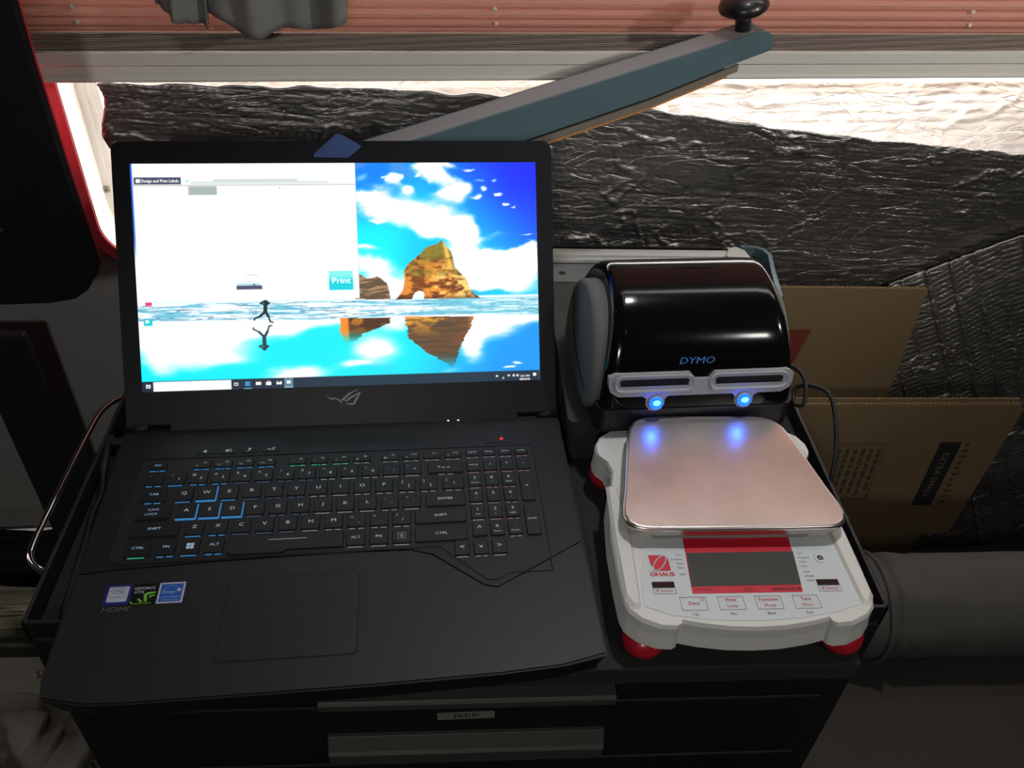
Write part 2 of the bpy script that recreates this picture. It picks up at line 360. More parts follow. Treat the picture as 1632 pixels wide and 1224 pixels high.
q = MB(); q.lathe([(0.012, 0), (0.012, 0.004), (0.008, 0.008), (0.0, 0.009)], 0, T(-0.142, yP, 0.132, PI/2) @ Matrix.Diagonal((1.2, 0.5, 1, 1)), 20); q.build('latch', m_latch, pn)

# ================================================================== LEFT CORNER
m_board = mat('dark_blue_board', (28, 31, 38), 0.6)
tag(MB().box(-0.285, -0.212, 0.500, 0.512, -0.66, -0.079).build('upright_board', m_board, bevel=0.002), 'dark navy upright board standing against the grey wall at far left', 'board')
m_trim = mat('trim_pale', (150, 150, 142), 0.5)
struct(MB().box(-1.5, -0.45, -0.012, 0.0, -0.505, -0.492).build('trim_1', m_trim, M=WM))
m_crump = mat('olive_crumpled_fabric', (165, 165, 142), 0.7, vary=0.2, bump=0.5, bscale=150)
m_black = mat('black_fabric', (22, 22, 23), 0.85, bump=0.3, bscale=300)
m_white = mat('painted_white_board', (150, 150, 140), 0.6)
m_bag = mat('grey_plastic_bag', (120, 116, 110), 0.45, vary=0.1, bump=0.5, bscale=60)
def blob(name, label, cat, c, r, mt, amp=0.2, fs=3.0, seed=0, nu=60, nv=36, pw=0.6, anis=(1, 1, 1)):
    q = MB(); vs = []
    for j in range(nv+1):
        for i in range(nu):
            th = 2*PI*i/nu; ph = PI*j/nv
            d = Vector((math.sin(ph)*math.cos(th), math.sin(ph)*math.sin(th), math.cos(ph)))
            d2 = Vector([math.copysign(abs(v)**pw, v) for v in d])
            a = 1+amp*(float(fbm(np.array(d.x*fs*anis[0]+seed+5), np.array(d.y*fs*anis[1]+d.z*fs*1.7*anis[2]+9), 4))-0.5)*2
            vs.append((c[0]+r[0]*d2.x*a, c[1]+r[1]*d2.y*a, c[2]+r[2]*d2.z*a))
    fs_ = [(j*nu+i, j*nu+(i+1) % nu, (j+1)*nu+(i+1) % nu, (j+1)*nu+i) for j in range(nv) for i in range(nu)]
    q.add(vs, [f[::-1] for f in fs_], 0, None, True)
    o = q.build(name, mt); return tag(o, label, cat)
blob('folded_blanket', 'dark wrinkled blanket on the floor under the pale wall trim at far left', 'blanket', (-0.42, 0.548, -0.60), (0.24, 0.024, 0.075), m_black, 0.25, 5, 1, anis=(1, 3, 3))
blob('crumpled_fabric', 'olive grey crumpled fabric in front of the dark blanket at far left', 'fabric', (-0.36, 0.42, -0.605), (0.22, 0.045, 0.07), m_crump, 0.22, 6, 7, 90, 60, anis=(1, 4, 5))
wb = thing('white_box', 'small off-white box with a screw beside the tool chest at far left', 'box')
MB().box(-0.50, -0.18, 0.255, 0.335, -0.68, -0.545).build('box_body', m_white, wb, bevel=0.003)
MB().lathe([(0.006, 0), (0.006, 0.0015), (0.003, 0.002), (0.0025, 0.0005)], 0, T(-0.262, 0.305, -0.545)).build('screw', m_screw, wb)
blob('shade_blob', 'black blob filling the shaded zone left of the tool chest', 'bag', (-0.30, 0.205, -0.60), (0.20, 0.035, 0.075), m_black, 0.12, 3, 3)  # dark blob stands in for the shadowed zone beside the chest
bg = blob('plastic_bag', 'crumpled grey plastic bag at bottom left beside the tool chest', 'bag', (-0.17, 0.02, -0.37), (0.125, 0.12, 0.10), m_bag, 0.30, 2.2, 11, 90, 60)
q = MB(); q.tube(catmull([(-0.32, 0.20, -0.36), (-0.20, 0.12, -0.262), (-0.13, 0.04, -0.262), (-0.085, -0.05, -0.262), (-0.06, -0.12, -0.30)], 10), 0.005)
tag(q.build('black_cable', m_black), 'black cable crossing over the grey plastic bag at bottom left', 'cable')

# ================================================================== RIGHT SIDE: cardboard, cushions
def card_mat(name, c):
    return mat(name, c, 0.85, vary=0.10, vscale=14, bump=0.15, bscale=400, stretch=(0.3, 1, 1))
m_card = card_mat('corrugated_cardboard', (124, 104, 74)); m_cedge = mat('cardboard_edge', (165, 138, 98), 0.9, vary=0.3, vscale=400)
m_ink = mat('dark_ink', (30, 34, 34), 0.8); m_redink = mat('faded_red_ink', (120, 48, 36), 0.85); m_inkf = mat('faint_ink', (78, 66, 46), 0.85)
def sheet(name, label, poly, th, M, mats, marks=None):
    root = thing(name, label, 'cardboard', M)
    q = MB(); q.prism(poly, -th, 0, 0); q.build('cardboard_panel', mats, root, bevel=0.0006)
    # ragged open flutes along the top edge
    tx0 = min(p[0] for p in poly); top = max(p[1] for p in poly); tx1 = max(p[0] for p in poly if p[1] > top-0.02)
    e = MB(); pts = []; x = tx0
    k = 0
    while x < tx1: pts.append((x, top+0.0004+0.0004*random.random(), -0.0008-(th-0.0016)*(k % 2))); x += 0.0035; k += 1
    e.tube(pts, 0.0009, 0, None, 5); e.build('fluted_edge', m_cedge, root)
    root['group'] = 'flattened cardboard boxes'
    for f_ in (marks or ()):
        mk = MB(); f_(mk); mk.build('print', [m_ink, m_card, m_redink, m_inkf], root)
    return root
CY = T(0.785, 0.598, -0.062, PI/2 - 0.05)        # x right, local y up, local z toward camera
sheet('flattened_box', 'plain brown flattened cardboard box, the upper one standing against the foil', [(-0.06, 0.0), (0.238, 0.0), (0.243, -0.60), (-0.06, -0.60)], 0.006, CY, m_card,
      [lambda mk: mk.flat([(0.035, -0.072), (0.083, -0.070), (0.062, -0.165), (0.030, -0.165)], 0.0004, 2)])
def lower_marks(mk):
    ang = -0.10
    M_ = T(0.276, -0.135, 0.0004, 0, 0, 0)
    mk.flat([(0.262, -0.073), (0.296, -0.073), (0.292, -0.207), (0.259, -0.206)], 0.0004, 0)
    mk.text('EXTRA SMALL', 0.0150, T(0.2765, -0.141, 0.0008, 0, 0, -PI/2-0.03), 1, bold=0.0001, sx=1.02)
def block_marks(mk):
    x0, y0, x1, y1 = 0.095, -0.076, 0.178, -0.190
    for a, b in (((x0, y0), (x1, y0)), ((x1, y0), (x1, y1)), ((x1, y1), (x0, y1)), ((x0, y1), (x0, y0))):
        mk.tube([(a[0], a[1], 0.0002), (b[0], b[1], 0.0002)], 0.0006, 3, None, 4)
    random.seed(3)
    for k in range(6):
        xx = x0+0.010+k*0.0125
        yy = y0-0.010
        while yy > y1+0.016:
            L_ = 0.006+0.012*random.random(); mk.flat([(xx, yy), (xx+0.006, yy), (xx+0.006, yy-L_), (xx, yy-L_)], 0.0003, 3); yy -= L_+0.0035
def script_marks(mk):
    for k in range(11):
        yy = -0.076-k*0.012; mk.flat([(0.303, yy), (0.303+0.008+0.004*(k % 3), yy-0.001), (0.303+0.006, yy-0.006), (0.302, yy-0.005)], 0.0003, 3)
CY2 = T(0.815, 0.502, -0.200, PI/2 - 0.06)
lw = sheet('flattened_box', 'brown flattened cardboard box printed with a dark size strip, the lower front one', [(-0.06, 0.0), (0.362, -0.002), (0.368, -0.012), (0.345, -0.272), (0.30, -0.275), (0.24, -0.46), (-0.06, -0.46)], 0.005, CY2, m_card, [lower_marks, block_marks, script_marks])
sheet('flattened_box', 'thin brown cardboard layer whose top edge shows just behind the printed one', [(-0.05, 0.003), (0.366, 0.006), (0.350, -0.25), (-0.05, -0.25)], 0.004, T(0.812, 0.510, -0.2035, PI/2 - 0.06), m_card)
m_cush = mat('grey_cushion_cloth', (70, 68, 64), 0.95, vary=0.08, vscale=25, bump=0.5, bscale=700)
m_matt = mat('taupe_mattress_cloth', (52, 47, 42), 0.95, vary=0.12, vscale=18, bump=0.4, bscale=800)
# bolster: lathe along x with soft end and wrinkles
bo = thing('bolster_cushion', 'grey bolster cushion lying behind the taupe mattress at right', 'cushion')
q = MB(); rings = []
for i in range(200):
    t = i/199; x = 0.772 + t*0.72
    e = min(1, t/0.09); r0 = 0.063*math.sqrt(max(0.02, 1-(1-e)**2)); ring = []
    for k in range(48):
        a = 2*PI*k/48
        wv = 1+0.05*(float(fbm(np.array(t*14), np.array(math.cos(a)*2+3), 3))-0.5)*2 - 0.05*math.exp(-((t-0.42-0.05*math.sin(a))/0.010)**2) - 0.13*math.exp(-((t-0.105)/0.006)**2) - 0.05*math.exp(-((t-0.15-0.02*math.cos(a))/0.008)**2) + 0.02*math.sin(a*7)*math.exp(-((t-0.14)/0.05)**2)
        ring.append((x, 0.192 + r0*1.0*wv*math.cos(a), -0.252 + r0*0.98*wv*math.sin(a)))
    rings.append(ring)
q.loft(rings, 0, None); q.build('cushion_body', m_cush, bo)
q = MB(); q.tube([(0.838, 0.192+0.0650*math.cos(a), -0.252+0.0630*math.sin(a)) for a in [2*PI*k/40 for k in range(41)]], 0.0030); q.build('seam_piping', m_cush, bo)
def Fm(u, v):
    x = 0.706+u*0.95; y = -0.62+v*0.80
    e = min(u, v, 1-v, 1)/0.02
    z = -0.318 + 0.010*(float(fbm(np.array(u*6), np.array(v*6+3), 3))-0.5) - (0.02*(1-math.sqrt(max(0, 1-(1-min(1, e))**2))))
    return (x, y, z)
q = MB(); q.grid(Fm, 60, 60)
q.box(0.7065, 1.65, -0.62, 0.175, -0.66, -0.345)
tag(q.build('mattress', m_matt), 'taupe cloth mattress beside the tool chest at lower right', 'mattress')

# ================================================================== TOOL CHEST
m_tc = mat('black_powder_coat', (15, 15, 16), 0.55, vary=0.1, bump=0.25, bscale=900)
m_alu = mat('brushed_aluminium', (78, 77, 73), 0.55, 0.4, vary=0.1, vscale=40, stretch=(0.05, 1, 1), bump=0.1)
m_chr = mat('chrome', (235, 230, 230), 0.08, 1.0, vary=0.02)
m_lab = mat('label_tape', (112, 112, 106), 0.6); m_liner = mat('black_liner', (34, 34, 33), 0.8, bump=0.4, bscale=1200)
tc = thing('tool_chest', 'black steel tool chest with aluminium drawer pulls, its open top used as a desk', 'tool chest')
W_, D_, RZ = 0.698, 0.575, 0.019
q = MB(); t = 0.0035
q.box(0, W_, 0, D_, -0.66, -0.006)
q.box(0, t, 0, D_, -0.006, RZ); q.box(W_-t, W_, 0, D_, -0.006, RZ); q.box(0, W_, D_-t, D_, -0.006, RZ); q.box(0, 0.05, 0, t, -0.006, RZ); q.box(0.672, W_, 0, t, -0.006, RZ)
q.build('chest_body', m_tc, tc, bevel=0.001)
q = MB(); q.box(t, W_-t, -0.0005, D_-t, -0.0058, -0.0001); q.box(0.045, 0.665, -0.040, 0.0, -0.022, -0.0001); q.build('top_liner', m_liner, tc, bevel=0.0015)
for z0, z1 in ((-0.092, -0.030), (-0.195, -0.098), (-0.34, -0.201), (-0.62, -0.346)):
    d = MB().box(0.028, 0.670, -0.012, -0.0005, z0, z1).build('drawer', m_tc, tc, bevel=0.002)
    hz = z1-0.036 if z1 < -0.05 else -0.060
    q = MB(); a0, a1 = 0.223, 0.474
    if z1 > -0.05:
        q.loft([[(x, y, z) for y, z in ((-0.012, -0.060), (-0.028, -0.0600), (-0.0305, -0.0635), (-0.0290, -0.0735), (-0.012, -0.0735))] for x in (a0, a1)], smooth=False)
    else:
        zt = {-0.098: -0.140, -0.201: -0.245, -0.346: -0.40}[z1]
        q.loft([[(x, y, z) for y, z in ((-0.012, zt), (-0.016, zt), (-0.0235, zt-0.013), (-0.0265, zt-0.0165), (-0.0245, zt-0.019), (-0.0235, zt-0.034), (-0.012, zt-0.034))] for x in (a0, a1)], smooth=False)
    q.build('drawer_pull', m_alu, d, bevel=0.0006)
    if z1 == -0.098:
        q = MB(); M_ = T(0.347, -0.0125, -0.1145, PI/2, 0, 0) @ Matrix.Rotation(0.03, 4, 'Z')
        q.flat([(-0.0255, -0.0062), (0.0255, -0.0062), (0.0255, 0.0062), (-0.0255, 0.0062)], 0, 0, M_)
        q.text('JEEP', 0.0085, M_ @ T(0, 0, 0.0002), 1, sx=1.5); q.build('name_label', [m_lab, m_ink], d)
# chrome side bar handle
q = MB(); hp = catmull([(0.002, 0.318, -0.02), (-0.018, 0.312, -0.019), (-0.033, 0.292, -0.018), (-0.0375, 0.26, -0.018), (-0.0395, 0.18, -0.018), (-0.0405, 0.115, -0.018), (-0.036, 0.092, -0.018), (-0.021, 0.079, -0.019), (0.002, 0.077, -0.02)], 8)
q.tube(hp, 0.0028, 0, None, 12); o = q.build('side_handle', m_chr, tc); o['label'] = 'thin chrome bar handle'

# ================================================================== LAPTOP
LM = T(0.23207, 0.2185, 0, 0, 0, 0.04998)
lp = thing('laptop', 'open black gaming laptop with a lit beach wallpaper screen, standing on the tool chest', 'laptop', LM)
m_lap = mat('laptop_black_plastic', (20, 20, 23), 0.55, vary=0.05, spec=0.35)
m_lapd = mat('laptop_deck_brushed', (22, 22, 25), 0.5, vary=0.10, vscale=220, stretch=(0.15, 1, 1), spec=0.4)
m_palm = bpy.data.materials.new('palm_rest_weave'); m_palm.use_nodes = True
nt = m_palm.node_tree; p = nt.nodes['Principled BSDF']; p.inputs['Base Color'].default_value = (*lin((22, 22, 24)), 1); p.inputs['Roughness'].default_value = 0.5; p.inputs['Specular IOR Level'].default_value = 0.45
g = nt.nodes.new('ShaderNodeTexCoord'); ch = nt.nodes.new('ShaderNodeTexChecker'); ch.inputs['Scale'].default_value = 330; mp = nt.nodes.new('ShaderNodeMapping'); mp.inputs['Scale'].default_value = (0.6, 1, 1)
bb = nt.nodes.new('ShaderNodeBump'); bb.inputs['Strength'].default_value = 0.5; bb.inputs['Distance'].default_value = 0.0004
nt.links.new(g.outputs['Object'], mp.inputs[0]); nt.links.new(mp.outputs[0], ch.inputs['Vector']); nt.links.new(ch.outputs['Fac'], bb.inputs['Height']); nt.links.new(bb.outputs[0], p.inputs['Normal'])
m_key = mat('key_black', (22, 22, 24), 0.5, vary=0.05, spec=0.4)
m_leg = mat('key_legend', (165, 167, 170), 0.6, emis=(160, 164, 168), estr=0.45)
m_legb = mat('key_legend_blue', (140, 155, 175), 0.6, emis=(130, 160, 190), estr=0.55)
def glow(name, c, s): return mat(name, (10, 10, 10), 0.6, emis=c, estr=s, vary=0)
gl = {'b': glow('key_glow_blue', (70, 160, 235), 0.55), 'g': glow('key_glow_green', (70, 220, 170), 0.45), 'w': glow('key_glow_white', (200, 205, 205), 0.28), 'r': glow('key_glow_pink', (220, 170, 180), 0.25), 'd': glow('key_glow_dim', (110, 130, 170), 0.3)}
H = 0.026
base = [(-0.2105, -0.004), (-0.198, 0.012), (0.198, 0.012), (0.2095, -0.004), (0.209, -0.150), (0.2085, -0.262), (0.2085, -0.2725), (0.174, -0.2792), (0.126, -0.2825), (0.033, -0.2850), (-0.057, -0.2858), (-0.144, -0.2862), (-0.175, -0.2850), (-0.2055, -0.2775), (-0.2090, -0.262), (-0.2100, -0.150)]
low = [(x*0.97, -0.137+(y+0.137)*0.97) for x, y in base]
q = MB(); q.prism(low, 0.003, H-0.001, 0, None, top=base); q.build('base', m_lap, lp, bevel=0.0018, seg=3)
for x, y in ((-0.17, -0.02), (0.17, -0.02), (-0.15, -0.20), (0.15, -0.20)): q = MB(); q.lathe([(0.011, 0.0), (0.012, 0.004)], 0, T(x, y, 0), 20); q.build('rubber_foot', m_liner, lp)
deck = [(-0.2075, -0.006), (0.2065, -0.006), (0.2065, -0.160), (0.130, -0.203), (0.120, -0.2005), (0.078, -0.166), (0.060, -0.160), (0.0, -0.1585), (-0.100, -0.1615), (-0.177, -0.1650), (-0.2075, -0.168)]
q = MB(); q.prism(deck, H-0.0009, H+0.0003, 0); q.build('deck_plate', m_lapd, lp, bevel=0.0003)
palm = [(-0.2075, -0.1692), (-0.177, -0.1662), (-0.100, -0.1627), (0.0, -0.1597), (0.0595, -0.1612), (0.0770, -0.1672), (0.119, -0.2018), (0.130, -0.2045), (0.2065, -0.1615), (0.2070, -0.270), (0.173, -0.2775), (0.126, -0.2808), (0.033, -0.2833), (-0.057, -0.2841), (-0.144, -0.2845), (-0.174, -0.2833), (-0.2035, -0.2765), (-0.2075, -0.262)]
tpx = rrect(-0.0870, 0.0170, -0.2570, -0.1815, 0.004)
q = MB(); q.prism(palm, H-0.0009, H+0.0001, 0); q.build('palm_rest', m_palm, lp)
m_tp = mat('touchpad', (26, 27, 30), 0.42, vary=0.03); m_gap = mat('gap_black', (5, 5, 5), 0.8)
q = MB(); q.flat(rrect(-0.0880, 0.0180, -0.2580, -0.1805, 0.005), H+0.00025, 1); q.prism(tpx, H, H+0.0006, 0); q.flat([(-0.0355, -0.1820), (-0.0345, -0.1820), (-0.0345, -0.186), (-0.0355, -0.186)], H+0.0007, 1)
q.build('touchpad', [m_tp, m_gap], lp)
# keyboard well outline (recessed tray)
q = MB()
well = [(-0.186, -0.0395), (0.1775, -0.0395), (0.1775, -0.190), (0.140, -0.190), (0.131, -0.196), (0.122, -0.1955), (0.084, -0.1585), (-0.1795, -0.1610), (-0.186, -0.155)]
q.tube([(x, y, H+0.0004) for x, y in well+[well[0]]], 0.0006, 0, None, 5); q.build('keyboard_rim', m_lap, lp)
m_well = mat('keyboard_bed', (17, 17, 19), 0.6)
q = MB(); q.flat([(-0.1855, -0.040), (0.177, -0.040), (0.177, -0.156), (0.177, -0.174), (0.098, -0.174), (0.084, -0.158), (-0.1855, -0.158)], H+0.00045, 0); q.build('keyboard_bed', m_well, lp)
# keys -----------------------------------------------------------------
KZ = H+0.0005
def key(cx, cy, w_, h_, leg, glowc='w', legs=(), size=0.0046, notch=None, wasd=False, lm=1, icon=None, name='key', gap=True):
    q = MB()
    x0, x1, y0, y1 = cx-w_/2, cx+w_/2, cy-h_/2, cy+h_/2
    b = rrect(x0, x1, y0, y1, 0.0012, 2); tpp = rrect(x0+0.0007, x1-0.0007, y0+0.0007, y1-0.0004, 0.0012, 2)
    if notch: b = notch; tpp = [(cx+(x-cx)*0.985, cy+(y-cy)*0.95) for x, y in notch]
    q.prism(b, KZ, KZ+0.0018, 0, None, top=tpp)
    zt = KZ+0.00188
    if leg: q.text(leg, size, T(cx, cy+0.0006, zt), 1, sx=1.25, bold=0.00004)
    for (s_, dx, dy, sz) in legs: q.text(s_, sz, T(cx+dx, cy+dy, zt), 1, sx=1.2)
    if icon == 'win':
        for ix in (0, 1):
            for iy in (0, 1): q.flat([(cx-0.0030+ix*0.0032, cy-0.0028+iy*0.0032), (cx-0.0030+ix*0.0032+0.0028, cy-0.0028+iy*0.0032), (cx-0.0030+ix*0.0032+0.0028, cy-0.0028+iy*0.0032+0.0028), (cx-0.0030+ix*0.0032, cy-0.0028+iy*0.0032+0.0028)], zt, 1)
    if icon == 'line': q.box(-0.060, -0.028, -0.1435, -0.1431, zt-0.0001, zt+0.00001, 1)
    if icon == 'sq':
        for a, b_ in (((-1, -1), (1, -1)), ((1, -1), (1, 1)), ((1, 1), (-1, 1)), ((-1, 1), (-1, -1))): q.tube([(cx+a[0]*0.0032, cy+a[1]*0.0032, zt), (cx+b_[0]*0.0032, cy+b_[1]*0.0032, zt)], 0.00012, 1, None, 4)
        for d_ in (-1, 0, 1): q.box(cx-0.0014, cx+0.0014, cy+d_*0.0013-0.0002, cy+d_*0.0013+0.0002, zt-0.0001, zt, 1)
    if wasd:
        q.box(x0-0.0002, x1+0.0006, y0-0.0014, y0-0.0002, KZ-0.0001, KZ+0.0012, 2); q.box(x1+0.0001, x1+0.0009, y0-0.001, y1, KZ-0.0001, KZ+0.0012, 2)
    elif gap:
        ln = min(w_, 0.017)
        segs = ((-0.42, -0.12), (-0.05, 0.05), (0.12, 0.42)) if h_ < 0.012 else ((-0.40, -0.06), (0.08, 0.40)) if random.random() < 0.5 else ((-0.40, 0.38),)
        for a, b_ in segs: q.box(cx+a*ln, cx+b_*ln, y0-0.0011, y0-0.0004, KZ-0.0001, KZ+0.0004, 2)
    q.build(name, [m_key, m_legb if (lm == 2) else m_leg, gl[glowc]], lp)
P_ = 0.0196
yF, yN, yQ, yA, yZ, yC = -0.0498, -0.0660, -0.0858, -0.1062, -0.1256, -0.1460
kw, kh = 0.0162, 0.0162
def gc(x): return 'b' if x < -0.095 else ('d' if x < -0.03 else 'w')
key(-0.1690, yF, kw, 0.009, 'ESC', 'b', size=0.0030, lm=2)
for i in range(12):
    x = (-0.1301 + i*0.01935) if i < 4 else (-0.0436 + (i-4)*0.01965 if i < 8 else 0.0417+(i-8)*0.01955)
    icons = ['z', '<<', '>||', '>>|', '*', '::', '=', '[]', '[]x', 'x', '..', 'x']
    key(x, yF, kw, 0.009, '', 'b' if i < 4 else ('g' if i < 7 else 'w'), legs=(('F%d' % (i+1), 0.003, 0.0018, 0.0028), (icons[i], -0.004, -0.0012, 0.0026)))
nums = [('`', '~'), ('1', '!'), ('2', '@'), ('3', '#'), ('4', '$'), ('5', '%'), ('6', '^'), ('7', '&'), ('8', '*'), ('9', '('), ('0', ')'), ('-', '_'), ('=', '+')]
for i, (a, b_) in enumerate(nums):
    x = -0.1688 + i*0.01925; key(x, yN, kw, 0.0150, '', gc(x), legs=((a, 0.0022, -0.0012, 0.0044), (b_, -0.0042, 0.0032, 0.0034)))
key(0.0930, yN, 0.0330, 0.0150, '', 'w', legs=(('<', -0.0062, 0.0, 0.0050), ('-', -0.0020, 0.0, 0.0090), ('-', 0.0025, 0.0, 0.0090)))
key(-0.1655, yQ, 0.0225, kh, 'TAB', 'b', size=0.0036, lm=2)
for i, c in enumerate('QWERTYUIOP'):
    x = -0.1396+i*0.01955; key(x, yQ, kw, kh, c, gc(x) if c != 'W' else 'b', wasd=(c == 'W'), size=0.0050)
key(0.0570, yQ, kw, kh, '', 'w', legs=(('[', 0.002, -0.002, 0.0044), ('{', -0.004, 0.003, 0.0044)))
key(0.0765, yQ, kw, kh, '', 'w', legs=((']', 0.002, -0.002, 0.0044), ('}', -0.004, 0.003, 0.0044)))
key(0.0992, yQ, 0.0200, kh, '', 'w', legs=(('\\', 0.001, -0.001, 0.0044), ('|', -0.006, 0.003, 0.0040)))
key(-0.1620, yA, 0.0300, kh, '', 'd', legs=(('CAPS', 0, 0.0028, 0.0034), ('LOCK', -0.001, -0.0022, 0.0034)), lm=2, gap=False)
for i, c in enumerate('ASDFGHJKL'):
    x = -0.1340+i*0.01950; key(x, yA, kw, kh, c, gc(x) if i > 2 else 'b', wasd=(i < 3), size=0.0050)
key(0.0415, yA, kw, kh, '', 'w', legs=((';', 0.002, -0.001, 0.004), (':', -0.004, 0.003, 0.004)))
key(0.0612, yA, kw, kh, '', 'w', legs=(("'", 0.002, -0.001, 0.004), ('"', -0.004, 0.003, 0.004)))
key(0.0912, yA, 0.0355, kh, 'ENTER', 'w', size=0.0037, gap=False)
key(-0.1570, yZ, 0.0410, kh, 'SHIFT', 'd', size=0.0036, lm=2, gap=False)
for i, c in enumerate('ZXCVBNM'):
    x = -0.1238+i*0.01952; key(x, yZ, kw, kh, c, gc(x), size=0.0050)
key(0.0130, yZ, kw, kh, '', 'w', legs=((',', 0.002, -0.002, 0.0045), ('<', -0.004, 0.003, 0.004)))
key(0.0325, yZ, kw, kh, '', 'w', legs=(('.', 0.002, -0.002, 0.0045), ('>', -0.004, 0.003, 0.004)))
key(0.0520, yZ, kw, kh, '', 'w', legs=(('/', 0.001, -0.002, 0.0048), ('?', -0.004, 0.003, 0.004)))
key(0.0862, yZ, 0.0455, kh, 'SHIFT', 'w', size=0.0036, gap=False)
key(-0.1660, yC, 0.0220, kh, 'CTRL', 'g', size=0.0034, lm=2)
key(-0.1432, yC, kw, kh, 'FN', 'b', size=0.0036, lm=2); key(-0.1238, yC, kw, kh, '', 'b', icon='win', lm=2); key(-0.1042, yC, kw, kh, 'ALT', 'b', size=0.0036, lm=2)
spn = [(-0.0940, -0.1375), (0.0030, -0.1375), (0.0030, -0.1545), (-0.0440, -0.1545), (-0.0480, -0.1575), (-0.0905, -0.1575), (-0.0940, -0.1550)]
key(-0.0455, -0.1470, 0.097, kh, '', 'w', notch=spn, icon='line', gap=False)
key(0.0130, yC, kw, kh, 'ALT', 'w', size=0.0036); key(0.0325, yC, kw, kh, 'FN', 'w', size=0.0036); key(0.0520, yC, kw, kh, '', 'w', icon='sq')
key(0.0862, yC, 0.0455, kh, 'CTRL', 'w', size=0.0036, gap=False)
nw = 0.0128; NX = [0.1192, 0.1349, 0.1506, 0.1662]
for x, a in zip(NX, ('DELETE', 'PAUSE', 'PRTSC', 'HOME')): key(x, yF+0.001, nw, 0.009, a, 'w' if a != 'HOME' else 'r', size=0.0020)
for x, a in zip(NX, ('NUM LK', '/', '*', '-')): key(x, yN+0.0005, nw, 0.0150, a, 'r', size=0.0019 if len(a) > 1 else 0.0044)
for y, row in ((-0.0843, '789'), (-0.1035, '456'), (-0.1226, '123')):
    for x, a in zip(NX, row): key(x, y, nw, kh, '', 'w' if a in '14' else 'r', legs=((a, 0, 0.0022, 0.0046), ({'7': 'Home', '8': '^', '9': 'PgUp', '4': '<', '5': '', '6': '>', '1': 'End', '2': 'v', '3': 'PgDn'}[a], 0, -0.0034, 0.0023)))
key(NX[3]+0.0005, -0.0947, nw, 0.0355, '+', 'r', size=0.005, gap=False)
key(NX[3]+0.0005, -0.1345, nw, 0.0355, 'ENTER', 'r', size=0.0022, gap=False)
key(NX[0]+0.0002, -0.1428, nw, kh, '', 'w', legs=(('^', 0, 0.001, 0.0075),), gap=False)
key(NX[1], -0.1428, nw, kh, '', 'w', legs=(('0', 0, 0.0022, 0.0046), ('Insert', 0, -0.0034, 0.0022)), gap=False); key(NX[2], -0.1428, nw, kh, '', 'w', legs=(('.', 0, 0.002, 0.0046), ('Delete', 0, -0.0034, 0.0022)))
for x, a in ((0.1030, '<'), (0.1192, 'v'), (0.1350, '>')): key(x, -0.1625, nw, kh, a, 'w', size=0.0062)
for i, a in enumerate(('-', '+', 'o', 'x')):
    q = MB(); cx = -0.1298+i*0.0199; cy = -0.0315
    q.prism(rrect(cx-0.0082, cx+0.0082, cy-0.0036, cy+0.0036, 0.001, 2), H, H+0.0009, 0)
    zt = H+0.001
    if i < 2: q.flat([(cx-0.0022, cy-0.0008), (cx-0.001, cy-0.0008), (cx+0.0006, cy-0.002), (cx+0.0006, cy+0.002), (cx-0.001, cy+0.0008), (cx-0.0022, cy+0.0008)], zt, 1)
    if i == 1: q.text(')', 0.004, T(cx+0.0018, cy+0.0003, zt), 1); q.text(')', 0.005, T(cx+0.003, cy+0.0003, zt), 1)
    if i == 2: q.flat([(cx-0.0008, cy-0.0008), (cx+0.0008, cy-0.0008), (cx+0.0008, cy+0.0022), (cx-0.0008, cy+0.0022)], zt, 1); q.flat([(cx-0.0022, cy-0.0024), (cx-0.0018, cy-0.0026), (cx+0.0024, cy+0.0022), (cx+0.002, cy+0.0024)], zt, 1)
    LOGO_AT = (cx, cy, zt) if i == 3 else None
    if i == 3:
        s_ = 0.0042
        for poly in ([(-1.05, 0.1), (-0.55, -0.2), (-0.3, -0.25), (0.1, 0.35), (1.0, 0.75), (0.3, 0.55), (-0.3, 0.0)], [(-0.25, -0.3), (0.5, -0.45), (0.9, 0.45), (0.0, 0.0), (0.6, 0.2), (0.4, -0.25)]):
            q.flat([(cx+x*s_, cy+y*s_*0.9) for x, y in poly], zt, 1)
    q.build('hot_key', [m_key, m_leg], lp)
q = MB()
m_pwr = mat('power_red', (60, 5, 5), 0.5, emis=(255, 25, 20), estr=3.0)
q.prism([(0.1285, -0.0265), (0.1505, -0.0265), (0.1575, -0.0345), (0.134, -0.0352)], H, H+0.0008, 0)
q.text('o', 0.0055, T(0.1490, -0.0295, H+0.0009), 1, bold=0.0002); q.box(0.1487, 0.1493, -0.0300, -0.0275, H+0.0008, H+0.00095, 1); o = q.build('power_button', [m_key, m_pwr], lp); o['label'] = 'slanted power button with red light'
q = MB()
for k in range(46):
    x = -0.066+k*0.0028
    q.flat([(x, -0.0160-0.00003*k), (x+0.0011, -0.0160-0.00003*k), (x+0.0155, -0.0300), (x+0.0144, -0.0300)], H+0.0004, 0)
q.build('speaker_vent', m_gap, lp)
q = MB()
for x in (0.0986, 0.1086): q.box(x-0.0009, x+0.0009, -0.0012, 0.0, H+0.0002, H+0.0008, 0)
q.build('status_light', glow('status_light_white', (255, 250, 240), 1.2), lp)
